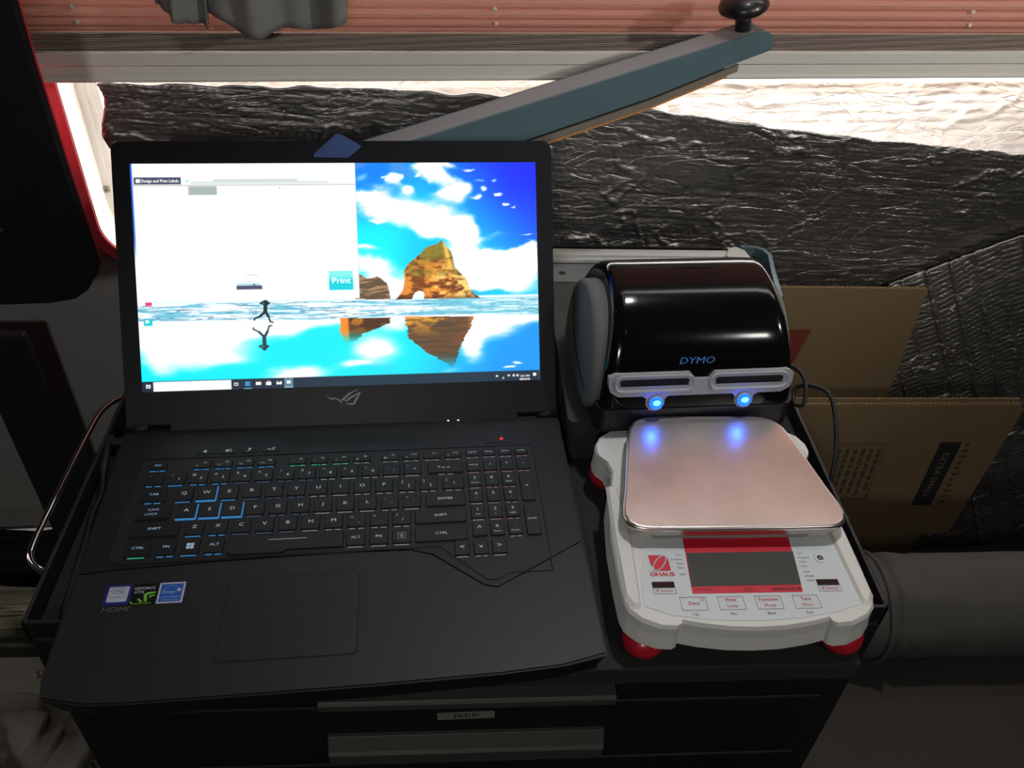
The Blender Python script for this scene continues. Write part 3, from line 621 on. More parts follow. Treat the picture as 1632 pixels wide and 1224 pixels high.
# stickers
m_sw = mat('sticker_white', (175, 182, 196), 0.4); m_sb = mat('sticker_blue', (32, 84, 170), 0.4); m_snv = mat('sticker_navy', (30, 32, 110), 0.4); m_sgr = mat('sticker_green', (112, 176, 52), 0.4); m_sbk = mat('sticker_black', (12, 13, 12), 0.35); m_stx = mat('sticker_grey_text', (95, 100, 125), 0.5)
SZ = H+0.0004
q = MB(); q.flat(rrect(-0.1822, -0.1617, -0.2005, -0.1808, 0.001, 2), SZ, 0); q.flat(rrect(-0.1795, -0.1640, -0.1975, -0.1828, 0.001, 2), SZ+0.0001, 1)
q.text('intel', 0.0048, T(-0.1717, -0.1865, SZ+0.0002), 2); q.text('CORE i7', 0.0034, T(-0.1717, -0.1930, SZ+0.0002), 2)
pts = [(-0.1717+0.0058*math.cos(a), -0.1865+0.0030*math.sin(a), SZ+0.0002) for a in [0.5+k*0.27 for k in range(21)]]; q.tube(pts, 0.00022, 2, None, 4)
o = q.build('sticker', [m_snv, m_sw, m_stx], lp); o['label'] = 'blue-edged white processor sticker'
q = MB(); q.flat(rrect(-0.1612, -0.1425, -0.2008, -0.1808, 0.0006, 2), SZ, 0)
q.text('GEFORCE', 0.0036, T(-0.1520, -0.1858, SZ+0.0002), 2, sx=1.05, bold=0.00008); q.text('GTX', 0.0036, T(-0.1557, -0.1894, SZ+0.0002), 2, sx=1.05, bold=0.00008)
for poly in ([(-0.1430, -0.1892), (-0.1430, -0.1905), (-0.1490, -0.1920), (-0.1480, -0.1985), (-0.1503, -0.1985), (-0.1518, -0.1915), (-0.1490, -0.1896)], [(-0.1430, -0.1918), (-0.1430, -0.1932), (-0.1462, -0.1945), (-0.1458, -0.1965), (-0.1476, -0.1930)], [(-0.1562, -0.1955), (-0.1540, -0.1955), (-0.1512, -0.1988), (-0.1535, -0.1988)], [(-0.1612, -0.1975), (-0.1602, -0.1975), (-0.1590, -0.1998), (-0.1445, -0.1998), (-0.1445, -0.2004), (-0.1597, -0.2004)]):
    q.flat(poly, SZ+0.0001, 1)
o = q.build('sticker', [m_sbk, m_sgr, m_sw], lp); o['label'] = 'black and green graphics sticker'
q = MB(); q.flat(rrect(-0.1409, -0.1208, -0.2012, -0.1812, 0.0004, 2), SZ, 0); q.flat(rrect(-0.1394, -0.1223, -0.1997, -0.1827, 0.0003, 2), SZ+0.0001, 1)
q.text('Energy', 0.0038, T(-0.1333, -0.1905, SZ+0.0002), 0, shear=0.4); q.text('ENERGY STAR', 0.0019, T(-0.1309, -0.1980, SZ+0.0002), 0, sx=1.05)
q.tube([(-0.1309+0.0072*math.cos(a), -0.1935+0.0090*math.sin(a), SZ+0.0002) for a in [0.35+k*0.13 for k in range(19)]], 0.00018, 0, None, 4)
q.flat([(-0.1250+ (0.0026 if k % 2 == 0 else 0.0011)*math.sin(k*PI/5), -0.1888+(0.0026 if k % 2 == 0 else 0.0011)*math.cos(k*PI/5)) for k in range(10)], SZ+0.0002, 0)
q.box(-0.1393, -0.1224, -0.1953, -0.1950, SZ+0.0001, SZ+0.0002, 0)
o = q.build('sticker', [m_sw, m_sb], lp); o['label'] = 'white-edged blue energy sticker'
q = MB(); q.text('HDMI', 0.0062, T(-0.1712, -0.2045, SZ), 0, sx=1.35, shear=0.2); q.build('port_lettering', mat('engraved_grey', (105, 100, 90), 0.5), lp)

# ---- lid
LID = T(0, 0, H) @ Matrix.Rotation(2.19758, 4, 'X') @ Matrix.Scale(1, 4)
# local lid frame: x right, v along lid; rotate so local +y = up the lid, +z = toward viewer
al = 2.19758
LX = Matrix(((1, 0, 0, 0), (0, -math.cos(al), -math.sin(al), 0), (0, math.sin(al), -math.cos(al), H), (0, 0, 0, 1)))
m_bez = mat('lid_bezel_black', (11, 13, 20), 0.45, vary=0.05, spec=0.28)
lid = rrect(-0.2085, 0.2075, 0.006, 0.2735, [0.009, 0.009, 0.002, 0.002])
q = MB(); q.prism(lid, -0.0085, 0.0, 0); lo = q.build('lid', m_bez, lp, bevel=0.0015, M=LX)
q = MB(); q.prism(rrect(-0.168, 0.168, -0.006, 0.010, 0.002, 2), -0.0080, -0.0015, 0); q.build('hinge_cover', m_bez, lp, bevel=0.001, M=LX)
for sx in (-1, 1):
    q = MB(); c = 0.1985*sx-0.0005
    q.tube([(c-0.010, 0.0025, -0.004), (c+0.010, 0.0025, -0.004)], 0.0048, 0, None, 14); q.build('hinge', m_lap, lp, M=LX)
# rim line of bezel
q = MB(); n_ = 40
logo = [[(-0.0215, 0.0065), (-0.0160, 0.0010), (-0.0120, 0.0020), (-0.0165, 0.0030)], [(-0.0150, 0.0032), (-0.0095, 0.0008), (-0.0040, -0.0042), (-0.0065, 0.0005), (-0.0110, 0.0030)],
        [(-0.0065, 0.0005), (0.0010, 0.0072), (0.0080, 0.0105), (0.0125, 0.0112), (0.0060, 0.0082), (0.0005, 0.0040), (-0.0035, 0.0000)],
        [(-0.0030, -0.0008), (0.0035, 0.0040), (0.0140, 0.0090), (0.0110, 0.0025), (0.0075, -0.0038), (0.0050, -0.0050), (-0.0035, -0.0032), (0.0055, -0.0030), (0.0090, 0.0030), (0.0115, 0.0066), (0.0040, 0.0020), (-0.0010, -0.0012)]]
m_logo = mat('logo_grey', (74, 74, 82), 0.35)
for pl in logo: q.flat([(x*0.98+0.0005, y*0.95+0.0235) for x, y in pl], 0.0003)
o = q.build('logo', m_logo, lp, M=LX); o['label'] = 'grey angular eye emblem'
# tape over the camera
m_tape = mat('blue_tape', (52, 78, 130), 0.7, vary=0.12, bump=0.5, bscale=120)
q = MB(); tp_ = [(-0.0222, 0.2580), (-0.0225, 0.2605), (-0.0150, 0.2675), (-0.0065, 0.2745), (-0.0010, 0.2800), (0.0045, 0.2795), (0.0150, 0.2735), (0.0232, 0.2685), (0.0175, 0.2630), (0.0098, 0.2575)]
vs = [(x, y, 0.0006) for x, y in tp_]; q.add(vs+[(0.0, 0.266, 0.0011)], [(i, (i+1) % 10, 10) for i in range(10)]); o = q.build('tape_piece', m_tape, lp, M=LX, solid=0.0002); o['label'] = 'piece of blue masking tape over the camera'

# ---- screen image, painted by formula into a colour attribute on a fine grid
sw, sh = 680, 384
SX0, SX1, SY0, SY1 = -0.1920, 0.1917, 0.0378, 0.2526
U, V = np.meshgrid(np.linspace(0, 1, sw+1), np.linspace(0, 1, sh+1))   # V=0 bottom
s, t = U, 1-V
C = np.zeros(U.shape+(3,))
def rgb(*c): return np.array(c, float)/255
def mix(A, B, k): k = np.asarray(k)[..., None]; return A*(1-k)+B*k
# sky
sky = mix(rgb(0, 200, 255)*np.ones_like(C), rgb(0, 60, 250)*np.ones_like(C), sstep(0.62, 0.98, s-0.55*(t-0.10)))
sky = mix(sky, rgb(0, 238, 250), sstep(0.72, 0.60, s)*sstep(0.10, 0.30, t))
sky = mix(sky, rgb(0, 120, 240), sstep(0.35, 0.02, t)*sstep(0.74, 0.60, s)*0.9)
sky = mix(sky, rgb(0, 30, 245), sstep(0.85, 1.0, s)*sstep(0.25, 0.0, t))
n1 = fbm(s*9+2, t*8+1, 6); n2 = fbm(s*16+20, t*22+5, 5)
def blobs(L, ox, oy, k, amt, fx, fy, seed):
    du = (fbm(s*fx+seed, t*fy+seed*2, 5)-0.5)*amt; dv = (fbm(s*fx+seed+40, t*fy+seed+7, 5)-0.5)*amt*1.4
    out = np.zeros(s.shape)
    for b in L:
        cx, cy, rx, ry = b[:4]; wgt = b[4] if len(b) > 4 else 1.0
        cs, ct = (ox+cx/k-209)/648.0, (oy+cy/k-260.5)/353.0
        out = out + wgt*np.exp(-(((s+du-cs)/(rx/k/648.0))**2+((t+dv-ct)/(ry/k/353.0))**2)*0.9)
    return out
CLD = [(140, 290, 170, 80), (330, 400, 200, 80), (500, 480, 250, 90), (700, 570, 220, 75), (860, 560, 150, 120), (960, 560, 90, 110), (800, 330, 120, 55), (860, 250, 90, 55), (650, 120, 110, 50), (730, 180, 90, 45), (700, 75, 150, 30), (410, 150, 30, 32), (370, 210, 60, 50), (500, 270, 60, 40), (90, 110, 60, 60, .55), (215, 530, 70, 22, .9), (160, 730, 130, 26, .7), (200, 860, 230, 80), (300, 1000, 260, 90), (950, 800, 160, 120), (1150, 900, 260, 120), (1400, 830, 220, 60), (1300, 960, 260, 70), (1150, 1060, 400, 70), (1530, 800, 60, 60, .8), (1080, 280, 42, 24), (1030, 335, 45, 16), (1260, 332, 45, 12, 1.2), (1335, 376, 26, 9, 1.3), (1390, 402, 26, 8, .8), (1210, 205, 34, 9, .6), (960, 100, 60, 20, .8), (1050, 210, 70, 22, .6), (1080, 120, 60, 20, .3), (280, 185, 30, 12, .6), (570, 160, 30, 10, .7), (1200, 660, 360, 26, .35), (1510, 668, 60, 6, .8), (1250, 760, 300, 24, .45), (40, 640, 60, 20, .3), (550, 1110, 130, 50), (320, 1090, 300, 60)]
cl = sstep(0.22, 0.92, blobs(CLD, 550, 250, 5.1, 0.075, 11, 10, 3)+(n2-0.5)*0.45)
sky = mix(sky, rgb(0, 160, 245), sstep(0.38, 0.5, t)*sstep(0.72, 0.8, s)*0.6); sky = mix(sky, rgb(40, 215, 235), sstep(0.45, 0.55, t)*sstep(0.8, 0.9, s)*0.7)
sky = mix(sky, rgb(120, 150, 225), 0.55*sstep(0.5, 0.62, n1)*sstep(0.30, 0.15, t)*sstep(0.80, 0.66, s))
sky = mix(sky, rgb(255, 255, 255), cl)
C = mix(sky, rgb(225, 242, 250), sstep(0.598, 0.604, t))
HOR = 0.613
# small and big rocks
def poly_mask(pts):
    inside = np.zeros(s.shape, bool); n = len(pts)
    for i in range(n):
        x1_, y1_ = pts[i]; x2_, y2_ = pts[(i+1) % n]
        if y1_ == y2_: continue
        c_ = ((y1_ > t) != (y2_ > t)) & (s < (x2_-x1_)*(t-y1_)/(y2_-y1_)+x1_); inside ^= c_
    return inside.astype(float)
def px(a, b):
    b_ = (b-93)/(1072.0)*1.0
    tt = (b-92.5)/(851-50*((a-85)/1490.0)); ss = (a-(65+42*tt))/(1503-30*tt); return (ss, tt)
big = [px(*p) for p in ((1030, 594), (1045, 578), (1058, 558), (1065, 520), (1062, 490), (1075, 465), (1100, 445), (1125, 425), (1142, 405), (1165, 395), (1192, 388), (1203, 376), (1212, 380), (1222, 398), (1240, 415), (1247, 440), (1255, 475), (1275, 495), (1300, 520), (1308, 545), (1325, 570), (1358, 592))]
arch = [px(*p) for p in ((1092, 594), (1096, 580), (1105, 568), (1120, 562), (1135, 566), (1139, 580), (1136, 594))]
sm = [px(*p) for p in ((880, 594), (880, 495), (905, 505), (925, 517), (945, 514), (960, 509), (975, 515), (998, 535), (1006, 560), (1012, 594))]
r1 = fbm(s*60+7, t*70+3, 5); r2 = fbm(s*25+1, t*18+30, 4)
rock = mix(rgb(120, 62, 24)*np.ones_like(C), rgb(230, 140, 48), sstep(0.32, 0.60, r1)); rock = mix(rock, rgb(255, 225, 130), sstep(0.0, 0.9, (s-0.745)*11+(r1-0.5)*3.0)*sstep(0.42, 0.50, t)*0.9)
rock = mix(rock, rgb(120, 120, 40), sstep(0.50, 0.40, t+(r2-0.5)*0.2)*0.8); rock = mix(rock, rgb(250, 205, 95), np.exp(-((s-(0.762+0.10*(t-0.36)))/0.006)**2)*sstep(0.52, 0.42, t)*0.95)
rock = mix(rock, rgb(80, 80, 75), sstep(0.775, 0.79, s)*sstep(0.50, 0.44, t)*0.8); rock = mix(rock, rgb(60, 30, 15), sstep(0.59, 0.615, t)*0.55)
rock = mix(rock, rgb(70, 32, 14), sstep(0.60, 0.68, r2)*0.6)
rocks = mix(rgb(95, 75, 55)*np.ones_like(C), rgb(165, 130, 95), sstep(0.4, 0.65, fbm(s*40+(t*60), t*90, 4)))
mb_ = poly_mask(big)*(1-poly_mask(arch)); C = mix(C, rock, mb_); C = mix(C, rocks, poly_mask(sm))
# sea and wet sand
sea = sstep(HOR-0.001, HOR+0.001, t)
st = fbm(s*14+3, t*150, 4); st2 = fbm(s*40+3, t*260, 3)
seac = mix(rgb(110, 190, 215)*np.ones_like(C), rgb(245, 252, 255), sstep(0.36, 0.56, st-0.06*sstep(0.5, 0.9, s))); seac = mix(seac, rgb(70, 120, 150), sstep(0.60, 0.70, st2)*0.6)
seac = mix(seac, rgb(150, 240, 250), 0.25*sstep(0.5, 0.9, s))
seac = mix(seac, rgb(90, 150, 170), np.exp(-((t-0.678-0.004*np.sin(s*9))/0.0018)**2)*sstep(0.4, 0.6, fbm(s*20, t*0+2, 3))*0.9)
C = mix(C, seac, sea*sstep(0.700, 0.685, t+0.004*np.sin(s*11)))
wet = sstep(0.685, 0.700, t+0.004*np.sin(s*11))
n3 = fbm(s*5+11, t*9+4, 6)
wt = mix(rgb(0, 232, 242)*np.ones_like(C), rgb(20, 150, 240), sstep(0.62, 0.95, s+(t-0.85)*0.3))
wt = mix(wt, rgb(60, 205, 240), 0.6*sstep(0.55, 0.7, n3)*sstep(0.45, 0.6, s))
WL = [(180, 200, 250, 75), (120, 130, 300, 50), (420, 130, 300, 52), (700, 110, 260, 34), (330, 250, 130, 30, .5), (950, 225, 110, 55, 1.1), (640, 325, 120, 30), (850, 290, 60, 18, .8), (560, 350, 100, 18), (1330, 240, 55, 60), (1390, 165, 110, 45), (1500, 115, 170, 40), (1020, 125, 60, 40, .7), (1500, 291, 26, 7, 1.2), (1470, 312, 30, 7, 1.2), (1240, 320, 50, 20, .6), (90, 270, 60, 40, .5)]
whi = sstep(0.18, 0.98, blobs(WL, 200, 460, 2.436, 0.05, 9, 12, 21)+(n3-0.5)*0.5) + sstep(0.712, 0.69, t+(n3-0.5)*0.03)
wt = mix(wt, rgb(255, 255, 255), np.clip(whi, 0, 1)); C = mix(C, wt, wet)
# reflections of the rocks
jit = (fbm(s*8, t*140, 3)-0.5)*0.012
sref, tref = s+jit, t
def rmask(pts):
    global s
    s0 = s; s = s0+jit; r_ = poly_mask(pts); s = s0; return r_
rb = [px(*p) for p in ((1062, 658), (1325, 657), (1318, 690), (1300, 720), (1285, 750), (1268, 780), (1262, 815), (1245, 850), (1225, 835), (1190, 815), (1150, 795), (1115, 765), (1078, 740), (1072, 700))]
rs = [px(*p) for p in ((820, 664), (1010, 662), (1008, 682), (965, 700), (935, 712), (905, 722), (890, 745), (845, 760), (832, 740), (822, 715))]
rr = mix(rgb(110, 62, 30)*np.ones_like(C), rgb(240, 150, 40), sstep(0.42, 0.62, fbm(s*30+4, t*20, 4))*sstep(0.80, 0.70, t)); rr = mix(rr, rgb(70, 50, 40), sstep(0.55, 0.65, fbm(s*12, t*130, 3))*0.6); rr = mix(rr, rgb(230, 150, 60), sstep(0.81, 0.83, s)*sstep(0.80, 0.70, t)*0.6)
C = mix(C, rr, rmask(rb)*0.93*sstep(0.95, 0.86, t)); rr2 = mix(rr*0.75, rgb(250, 140, 40), sstep(0.517, 0.508, s)); C = mix(C, rr2, rmask(rs)*sstep(0.82, 0.74, t))
# runner and its reflection
def runner(flip):
    out = np.zeros(s.shape)
    def seg(a, b, r_):
        nonlocal out
        ax, ay = px(*a); bx_, by = px(*b); asp = 1.78
        dx, dy = (bx_-ax)*asp, by-ay; qx, qy = (s-ax)*asp, t-ay
        k = np.clip((qx*dx+qy*dy)/(dx*dx+dy*dy+1e-9), 0, 1); d = np.hypot(qx-k*dx, qy-k*dy); out = np.maximum(out, sstep(r_*1.25, r_*0.75, d))
    f = (lambda p: (p[0]-4, 690+(680-p[1])*1.10)) if flip else (lambda p: p)
    for a, b, r_ in (((549, 600), (551, 607), 0.0090), ((549, 613), (548, 640), 0.0085), ((545, 612), (530, 608), 0.0035), ((530, 608), (545, 600), 0.0032), ((552, 612), (564, 608), 0.0035), ((564, 608), (553, 601), 0.0032), ((548, 640), (530, 656), 0.0055), ((530, 656), (509, 666), 0.0036), ((509, 666), (508, 671), 0.0035), ((549, 640), (560, 658), 0.0058), ((560, 658), (566, 677), 0.0036), ((566, 677), (576, 679), 0.0033)):
        seg(f(a), f(b), r_)
    return out
C = mix(C, rgb(15, 35, 45), runner(False)); C = mix(C, rgb(25, 55, 70), runner(True)*0.95)
# desktop icons
def rect(x0, y0, x1, y1, soft=0.0012):
    a, b = px(x0, y0); c, d = px(x1, y1); return sstep(a-soft, a+soft, s)*sstep(c+soft, c-soft, s)*sstep(b-soft, b+soft, t)*sstep(d+soft, d-soft, t)
C = mix(C, rgb(235, 60, 120), rect(118, 603, 142, 617)); C = mix(C, rgb(0, 200, 210), rect(112, 670, 144, 692)); C = mix(C, rgb(255, 255, 255), rect(118, 672, 132, 683))
# application window
WX1, WY1 = 0.5425, 0.6035
win = sstep(WX1+0.001, WX1-0.001, s)*sstep(WY1+0.001, WY1-0.001, t); C = mix(C, rgb(255, 255, 255), win)
C = mix(C, rgb(150, 180, 190), sstep(0.0012, 0.0, np.abs(s-WX1))*sstep(WY1, WY1-0.01, t)*0.7)
C = mix(C, rgb(40, 90, 210), sstep(0.0055, 0.003, s)*sstep(0.45, 0.3, t))
C = mix(C, rgb(140, 140, 150), np.exp(-((t-0.0945)/0.0022)**2)*(s < WX1)*0.75)
C = mix(C, rgb(72, 78, 100), rect(78, 142, 247, 168)); C = mix(C, rgb(195, 210, 210), rect(360, 150, 668, 166)); C = mix(C, rgb(215, 222, 222), rect(280, 158, 780, 166)); C = mix(C, rgb(165, 178, 176), rect(272, 176, 376, 207))
C = mix(C, rgb(255, 255, 255), rect(86, 149, 102, 162)); C = mix(C, rgb(60, 210, 200), rect(600, 179, 605, 186)); C = mix(C, rgb(120, 230, 230), rect(264, 152, 274, 160))
g_ = rect(781, 489, 873, 558, 0.002); tt_ = np.clip((t-px(820, 489)[1])/0.083, 0, 1); C = mix(C, mix(rgb(130, 235, 232)*np.ones_like(C), rgb(0, 205, 220), sstep(0.2, 0.7, tt_)), g_)
C = mix(C, rgb(170, 215, 225), rect(446, 535, 530, 543)); C = mix(C, rgb(75, 80, 105), rect(444, 543, 538, 556)); C = mix(C, rgb(70, 95, 120), rect(505, 536, 512, 542)); C = mix(C, rgb(190, 190, 200), rect(478, 502, 524, 504)); C = mix(C, rgb(210, 215, 225), rect(470, 526, 500, 529))
# taskbar
TB = 0.9535
C = mix(C, mix(rgb(22, 36, 58)*np.ones_like(C), rgb(18, 46, 66), sstep(0.2, 0.6, s)), sstep(TB-0.0008, TB+0.0008, t))
def tr(x0, x1, y0, y1, c, k=1.0):
    global C
    C = mix(C, rgb(*c), k*sstep(x0-0.0008, x0+0.0008, s)*sstep(x1+0.0008, x1-0.0008, s)*sstep(y0-0.0012, y0+0.0012, t)*sstep(y1+0.0012, y1-0.0012, t))
tr(0.027, 0.216, TB+0.003, 0.9985, (255, 255, 255)); 
for ix in (0, 1):
    for iy in (0, 1): tr(0.0095+ix*0.0060, 0.0145+ix*0.0060, 0.968+iy*0.009, 0.975+iy*0.009, (255, 255, 255))
tr(0.2225, 0.2325, 0.970, 0.984, (235, 235, 235)); tr(0.2245, 0.2305, 0.974, 0.980, (22, 36, 58))
tr(0.250, 0.262, 0.967, 0.986, (60, 160, 235)); tr(0.2535, 0.262, 0.976, 0.979, (22, 36, 58)); tr(0.2465, 0.2665, 0.9955, 0.9985, (120, 200, 250))
tr(0.276, 0.289, 0.969, 0.984, (245, 240, 225)); tr(0.301, 0.314, 0.971, 0.985, (245, 245, 245)); tr(0.3045, 0.3105, 0.966, 0.969, (245, 245, 245)); tr(0.327, 0.340, 0.969, 0.984, (245, 245, 245)); tr(0.331, 0.336, 0.969, 0.974, (22, 36, 58))
tr(0.346, 0.368, TB+0.001, 0.9985, (95, 125, 145)); tr(0.352, 0.362, 0.968, 0.981, (230, 245, 250)); tr(0.346, 0.368, 0.9955, 0.9985, (170, 220, 245))
tr(0.884, 0.890, 0.972, 0.980, (230, 230, 230)); tr(0.915, 0.921, 0.971, 0.979, (235, 235, 235)); tr(0.928, 0.934, 0.970, 0.980, (220, 220, 220)); tr(0.938, 0.944, 0.971, 0.980, (235, 235, 235)); tr(0.982, 0.990, 0.966, 0.980, (245, 245, 245)); tr(0.9975, 0.9985, TB, 1.0, (130, 150, 160))
def to_lin(c): return np.where(c <= 0.04045, c/12.92, ((c+0.055)/1.055)**2.4)
CL = to_lin(np.clip(C, 0, 1))
q = MB(); n1_ = sw+1
me = bpy.data.meshes.new('display')
VX = SX0+(SX1-SX0)*U; VY = SY0+(SY1-SY0)*V
co = np.stack([VX, VY, np.full_like(VX, 0.0004)], -1).reshape(-1, 3)
ii, jj = np.meshgrid(np.arange(sw), np.arange(sh)); a_ = (jj*n1_+ii).reshape(-1)
fc = np.stack([a_, a_+1, a_+n1_+1, a_+n1_], -1)
me.vertices.add(len(co)); me.vertices.foreach_set('co', co.reshape(-1)); me.loops.add(fc.size); me.loops.foreach_set('vertex_index', fc.reshape(-1).astype(np.int32))
me.polygons.add(len(fc)); me.polygons.foreach_set('loop_start', np.arange(0, fc.size, 4, dtype=np.int32)); me.update(calc_edges=True)
at = me.color_attributes.new('picture', 'FLOAT_COLOR', 'POINT'); at.data.foreach_set('color', np.concatenate([CL.reshape(-1, 3), np.ones((len(co), 1))], 1).reshape(-1).astype(np.float32))
m_scr = bpy.data.materials.new('screen_picture'); m_scr.use_nodes = True; nt = m_scr.node_tree; p = nt.nodes['Principled BSDF']; p.inputs['Base Color'].default_value = (0.01, 0.01, 0.01, 1); p.inputs['Roughness'].default_value = 0.5
a = nt.nodes.new('ShaderNodeAttribute'); a.attribute_name = 'picture'; nt.links.new(a.outputs['Color'], p.inputs['Emission Color']); p.inputs['Emission Strength'].default_value = 1.12
me.materials.append(m_scr); do = bpy.data.objects.new('display', me); COL.objects.link(do); do.parent = lp; do.matrix_basis = LX; do['label'] = 'lit screen with beach wallpaper, app window and taskbar'
def SP(x, y, z=0.0006): ss, tt = px(x, y); return T(SX0+(SX1-SX0)*ss, SY0+(SY1-SY0)*(1-tt), z)
m_tw = glow('screen_text_white', (255, 255, 255), 1.15)
q = MB(); q.text('Design and Print Labels', 0.0040, SP(172, 156), 0, sx=0.90, bold=0.00006); q.build('tab_text', m_tw, lp, M=LX); q = MB(); q.text('Print', 0.0080, SP(827, 525), 0, sx=1.15, bold=0.00012); q.build('button_text', m_tw, lp, M=LX); q = MB()
q.text('1:01 PM', 0.0029, SP(1521, 879), 0, bold=0.00004); q.text('8/8/2018', 0.0029, SP(1521, 891), 0, bold=0.00004); q.text('^', 0.0050, SP(1438, 890), 0)
q.build('clock_text', m_tw, lp, M=LX)
# power lead plugged in at the left
m_cab = mat('cable_rubber', (15, 15, 16), 0.6)
q = MB(); q.tube([(-0.211, 0.000, 0.013), (-0.226, 0.000, 0.013)], 0.0045, 0, None, 12); q.box(-0.233, -0.224, -0.007, 0.007, 0.0085, 0.0175)
q.build('power_plug', m_cab, lp, bevel=0.001)
q = MB(); q.tube(catmull([(-0.229, -0.005, 0.0115), (-0.2265, -0.03, 0.0095), (-0.222, -0.060, 0.0058), (-0.224, -0.085, 0.0050), (-0.2215, -0.115, 0.0050), (-0.2205, -0.150, 0.0050), (-0.2185, -0.185, 0.005), (-0.21, -0.205, 0.005)], 8), [0.0045]*10 + [0.0030]*100); q.build('power_cord', m_cab, lp)

# ================================================================== SCALE
m_swh = mat('scale_white_plastic', (214, 213, 207), 0.42, vary=0.03, vscale=20)
m_spn = mat('scale_panel_film', (205, 211, 213), 0.35, vary=0.02)
m_sgy = mat('scale_grey_under', (140, 142, 138), 0.5)
m_steel = bpy.data.materials.new('brushed_steel'); m_steel.use_nodes = True; nt = m_steel.node_tree; p = nt.nodes['Principled BSDF']; p.inputs['Metallic'].default_value = 1.0
p.inputs['Base Color'].default_value = (0.80, 0.78, 0.76, 1); p.inputs['Anisotropic'].default_value = 0.0
g = nt.nodes.new('ShaderNodeTexCoord'); mp = nt.nodes.new('ShaderNodeMapping'); mp.inputs['Scale'].default_value = (2, 260, 2); n = nt.nodes.new('ShaderNodeTexNoise'); n.inputs['Scale'].default_value = 3; n.inputs['Detail'].default_value = 5
nt.links.new(g.outputs['Object'], mp.inputs[0]); nt.links.new(mp.outputs[0], n.inputs['Vector'])
n2_ = nt.nodes.new('ShaderNodeTexNoise'); n2_.inputs['Scale'].default_value = 12; n2_.inputs['Detail'].default_value = 5; nt.links.new(g.outputs['Object'], n2_.inputs['Vector'])
r = nt.nodes.new('ShaderNodeMapRange'); r.inputs[1].default_value = 0.3; r.inputs[2].default_value = 0.7; r.inputs[3].default_value = 0.31; r.inputs[4].default_value = 0.33; nt.links.new(n2_.outputs['Fac'], r.inputs[0]); rp = nt.nodes.new('ShaderNodeValToRGB'); n3_ = nt.nodes.new('ShaderNodeTexNoise'); n3_.inputs['Scale'].default_value = 14; n3_.inputs['Detail'].default_value = 3; nt.links.new(g.outputs['Object'], n3_.inputs['Vector']); rp.color_ramp.elements[0].position = 0.22; rp.color_ramp.elements[0].color = (0.64, 0.60, 0.57, 1); rp.color_ramp.elements[1].position = 0.60; rp.color_ramp.elements[1].color = (0.82, 0.76, 0.71, 1); nt.links.new(n3_.outputs['Fac'], rp.inputs[0]); nt.links.new(rp.outputs[0], p.inputs['Base Color']); nt.links.new(r.outputs[0], p.inputs['Roughness'])
b = nt.nodes.new('ShaderNodeBump'); b.inputs['Strength'].default_value = 0.08; b.inputs['Distance'].default_value = 0.0002; nt.links.new(n.outputs['Fac'], b.inputs['Height'])
m_red = mat('red_rubber_foot', (186, 28, 46), 0.35, coat=0.3); m_lcdr = mat('display_border_red', (205, 24, 48), 0.4); m_lcd = mat('lcd_glass_dark', (66, 70, 66), 0.25); m_irw = mat('ir_window', (42, 16, 22), 0.2)
m_tred = mat('print_red', (190, 60, 66), 0.5); m_tgr = mat('print_grey', (95, 98, 100), 0.5); m_line = mat('print_line', (150, 150, 150), 0.5)
sc = thing('digital_scale', 'white digital scale with a steel pan and red feet, right of the laptop', 'scale', T(0.5695, 0.07, 0))
half = [(0.0, -0.1080), (0.022, -0.1070), (0.045, -0.1035), (0.0590, -0.1000), (0.0600, -0.1035), (0.0640, -0.1055), (0.076, -0.1045), (0.0900, -0.0980), (0.0985, -0.0890), (0.1010, -0.080), (0.1020, -0.055), (0.1018, -0.015), (0.0985, 0.025), (0.0925, 0.050), (0.0905, 0.060), (0.0935, 0.072), (0.1000, 0.080), (0.1020, 0.086), (0.1015, 0.095), (0.096, 0.106), (0.085, 0.114), (0.066, 0.1165), (0.0, 0.1180)]
def sym(h): return h + [(-x, y) for x, y in h[::-1] if abs(x) > 1e-6]
body = sym(half)
botm = [(x*1.012, y*1.012 - 0.001) for x, y in body]; mid = [(x*0.985, y*0.985) for x, y in body]
q = MB(); q.loft([[(x, y, z) for x, y in P] for P, z in (([(x*0.96, y*0.96) for x, y in body], 0.0215), (botm, 0.0225), (body, 0.036), (body, 0.046), (mid, 0.0495))], 0, smooth=False)
q.build('scale_body', m_swh, sc, bevel=0.0012)
# raised shoulders around the panel: left/right ridges
for sx in (-1, 1):
    q = MB(); rings = []
    ph = [(0.0865, -0.0235), (0.0880, -0.055), (0.0910, -0.085), (0.0780, -0.0905)]
    q.prism([(sx*x, y) for x, y in ((0.0990, 0.040), (0.1005, -0.02), (0.1005, -0.080), (0.0955, -0.0895), (0.0880, -0.0895), (0.0865, -0.060), (0.0850, -0.02), (0.0890, 0.040))], 0.049, 0.0525, 0, None, top=[(sx*x, y) for x, y in ((0.0965, 0.038), (0.0980, -0.02), (0.0980, -0.077), (0.0935, -0.0855), (0.0900, -0.0845), (0.0890, -0.060), (0.0875, -0.02), (0.0905, 0.038))])
    q.build('shoulder_ridge', m_swh, sc, bevel=0.001)
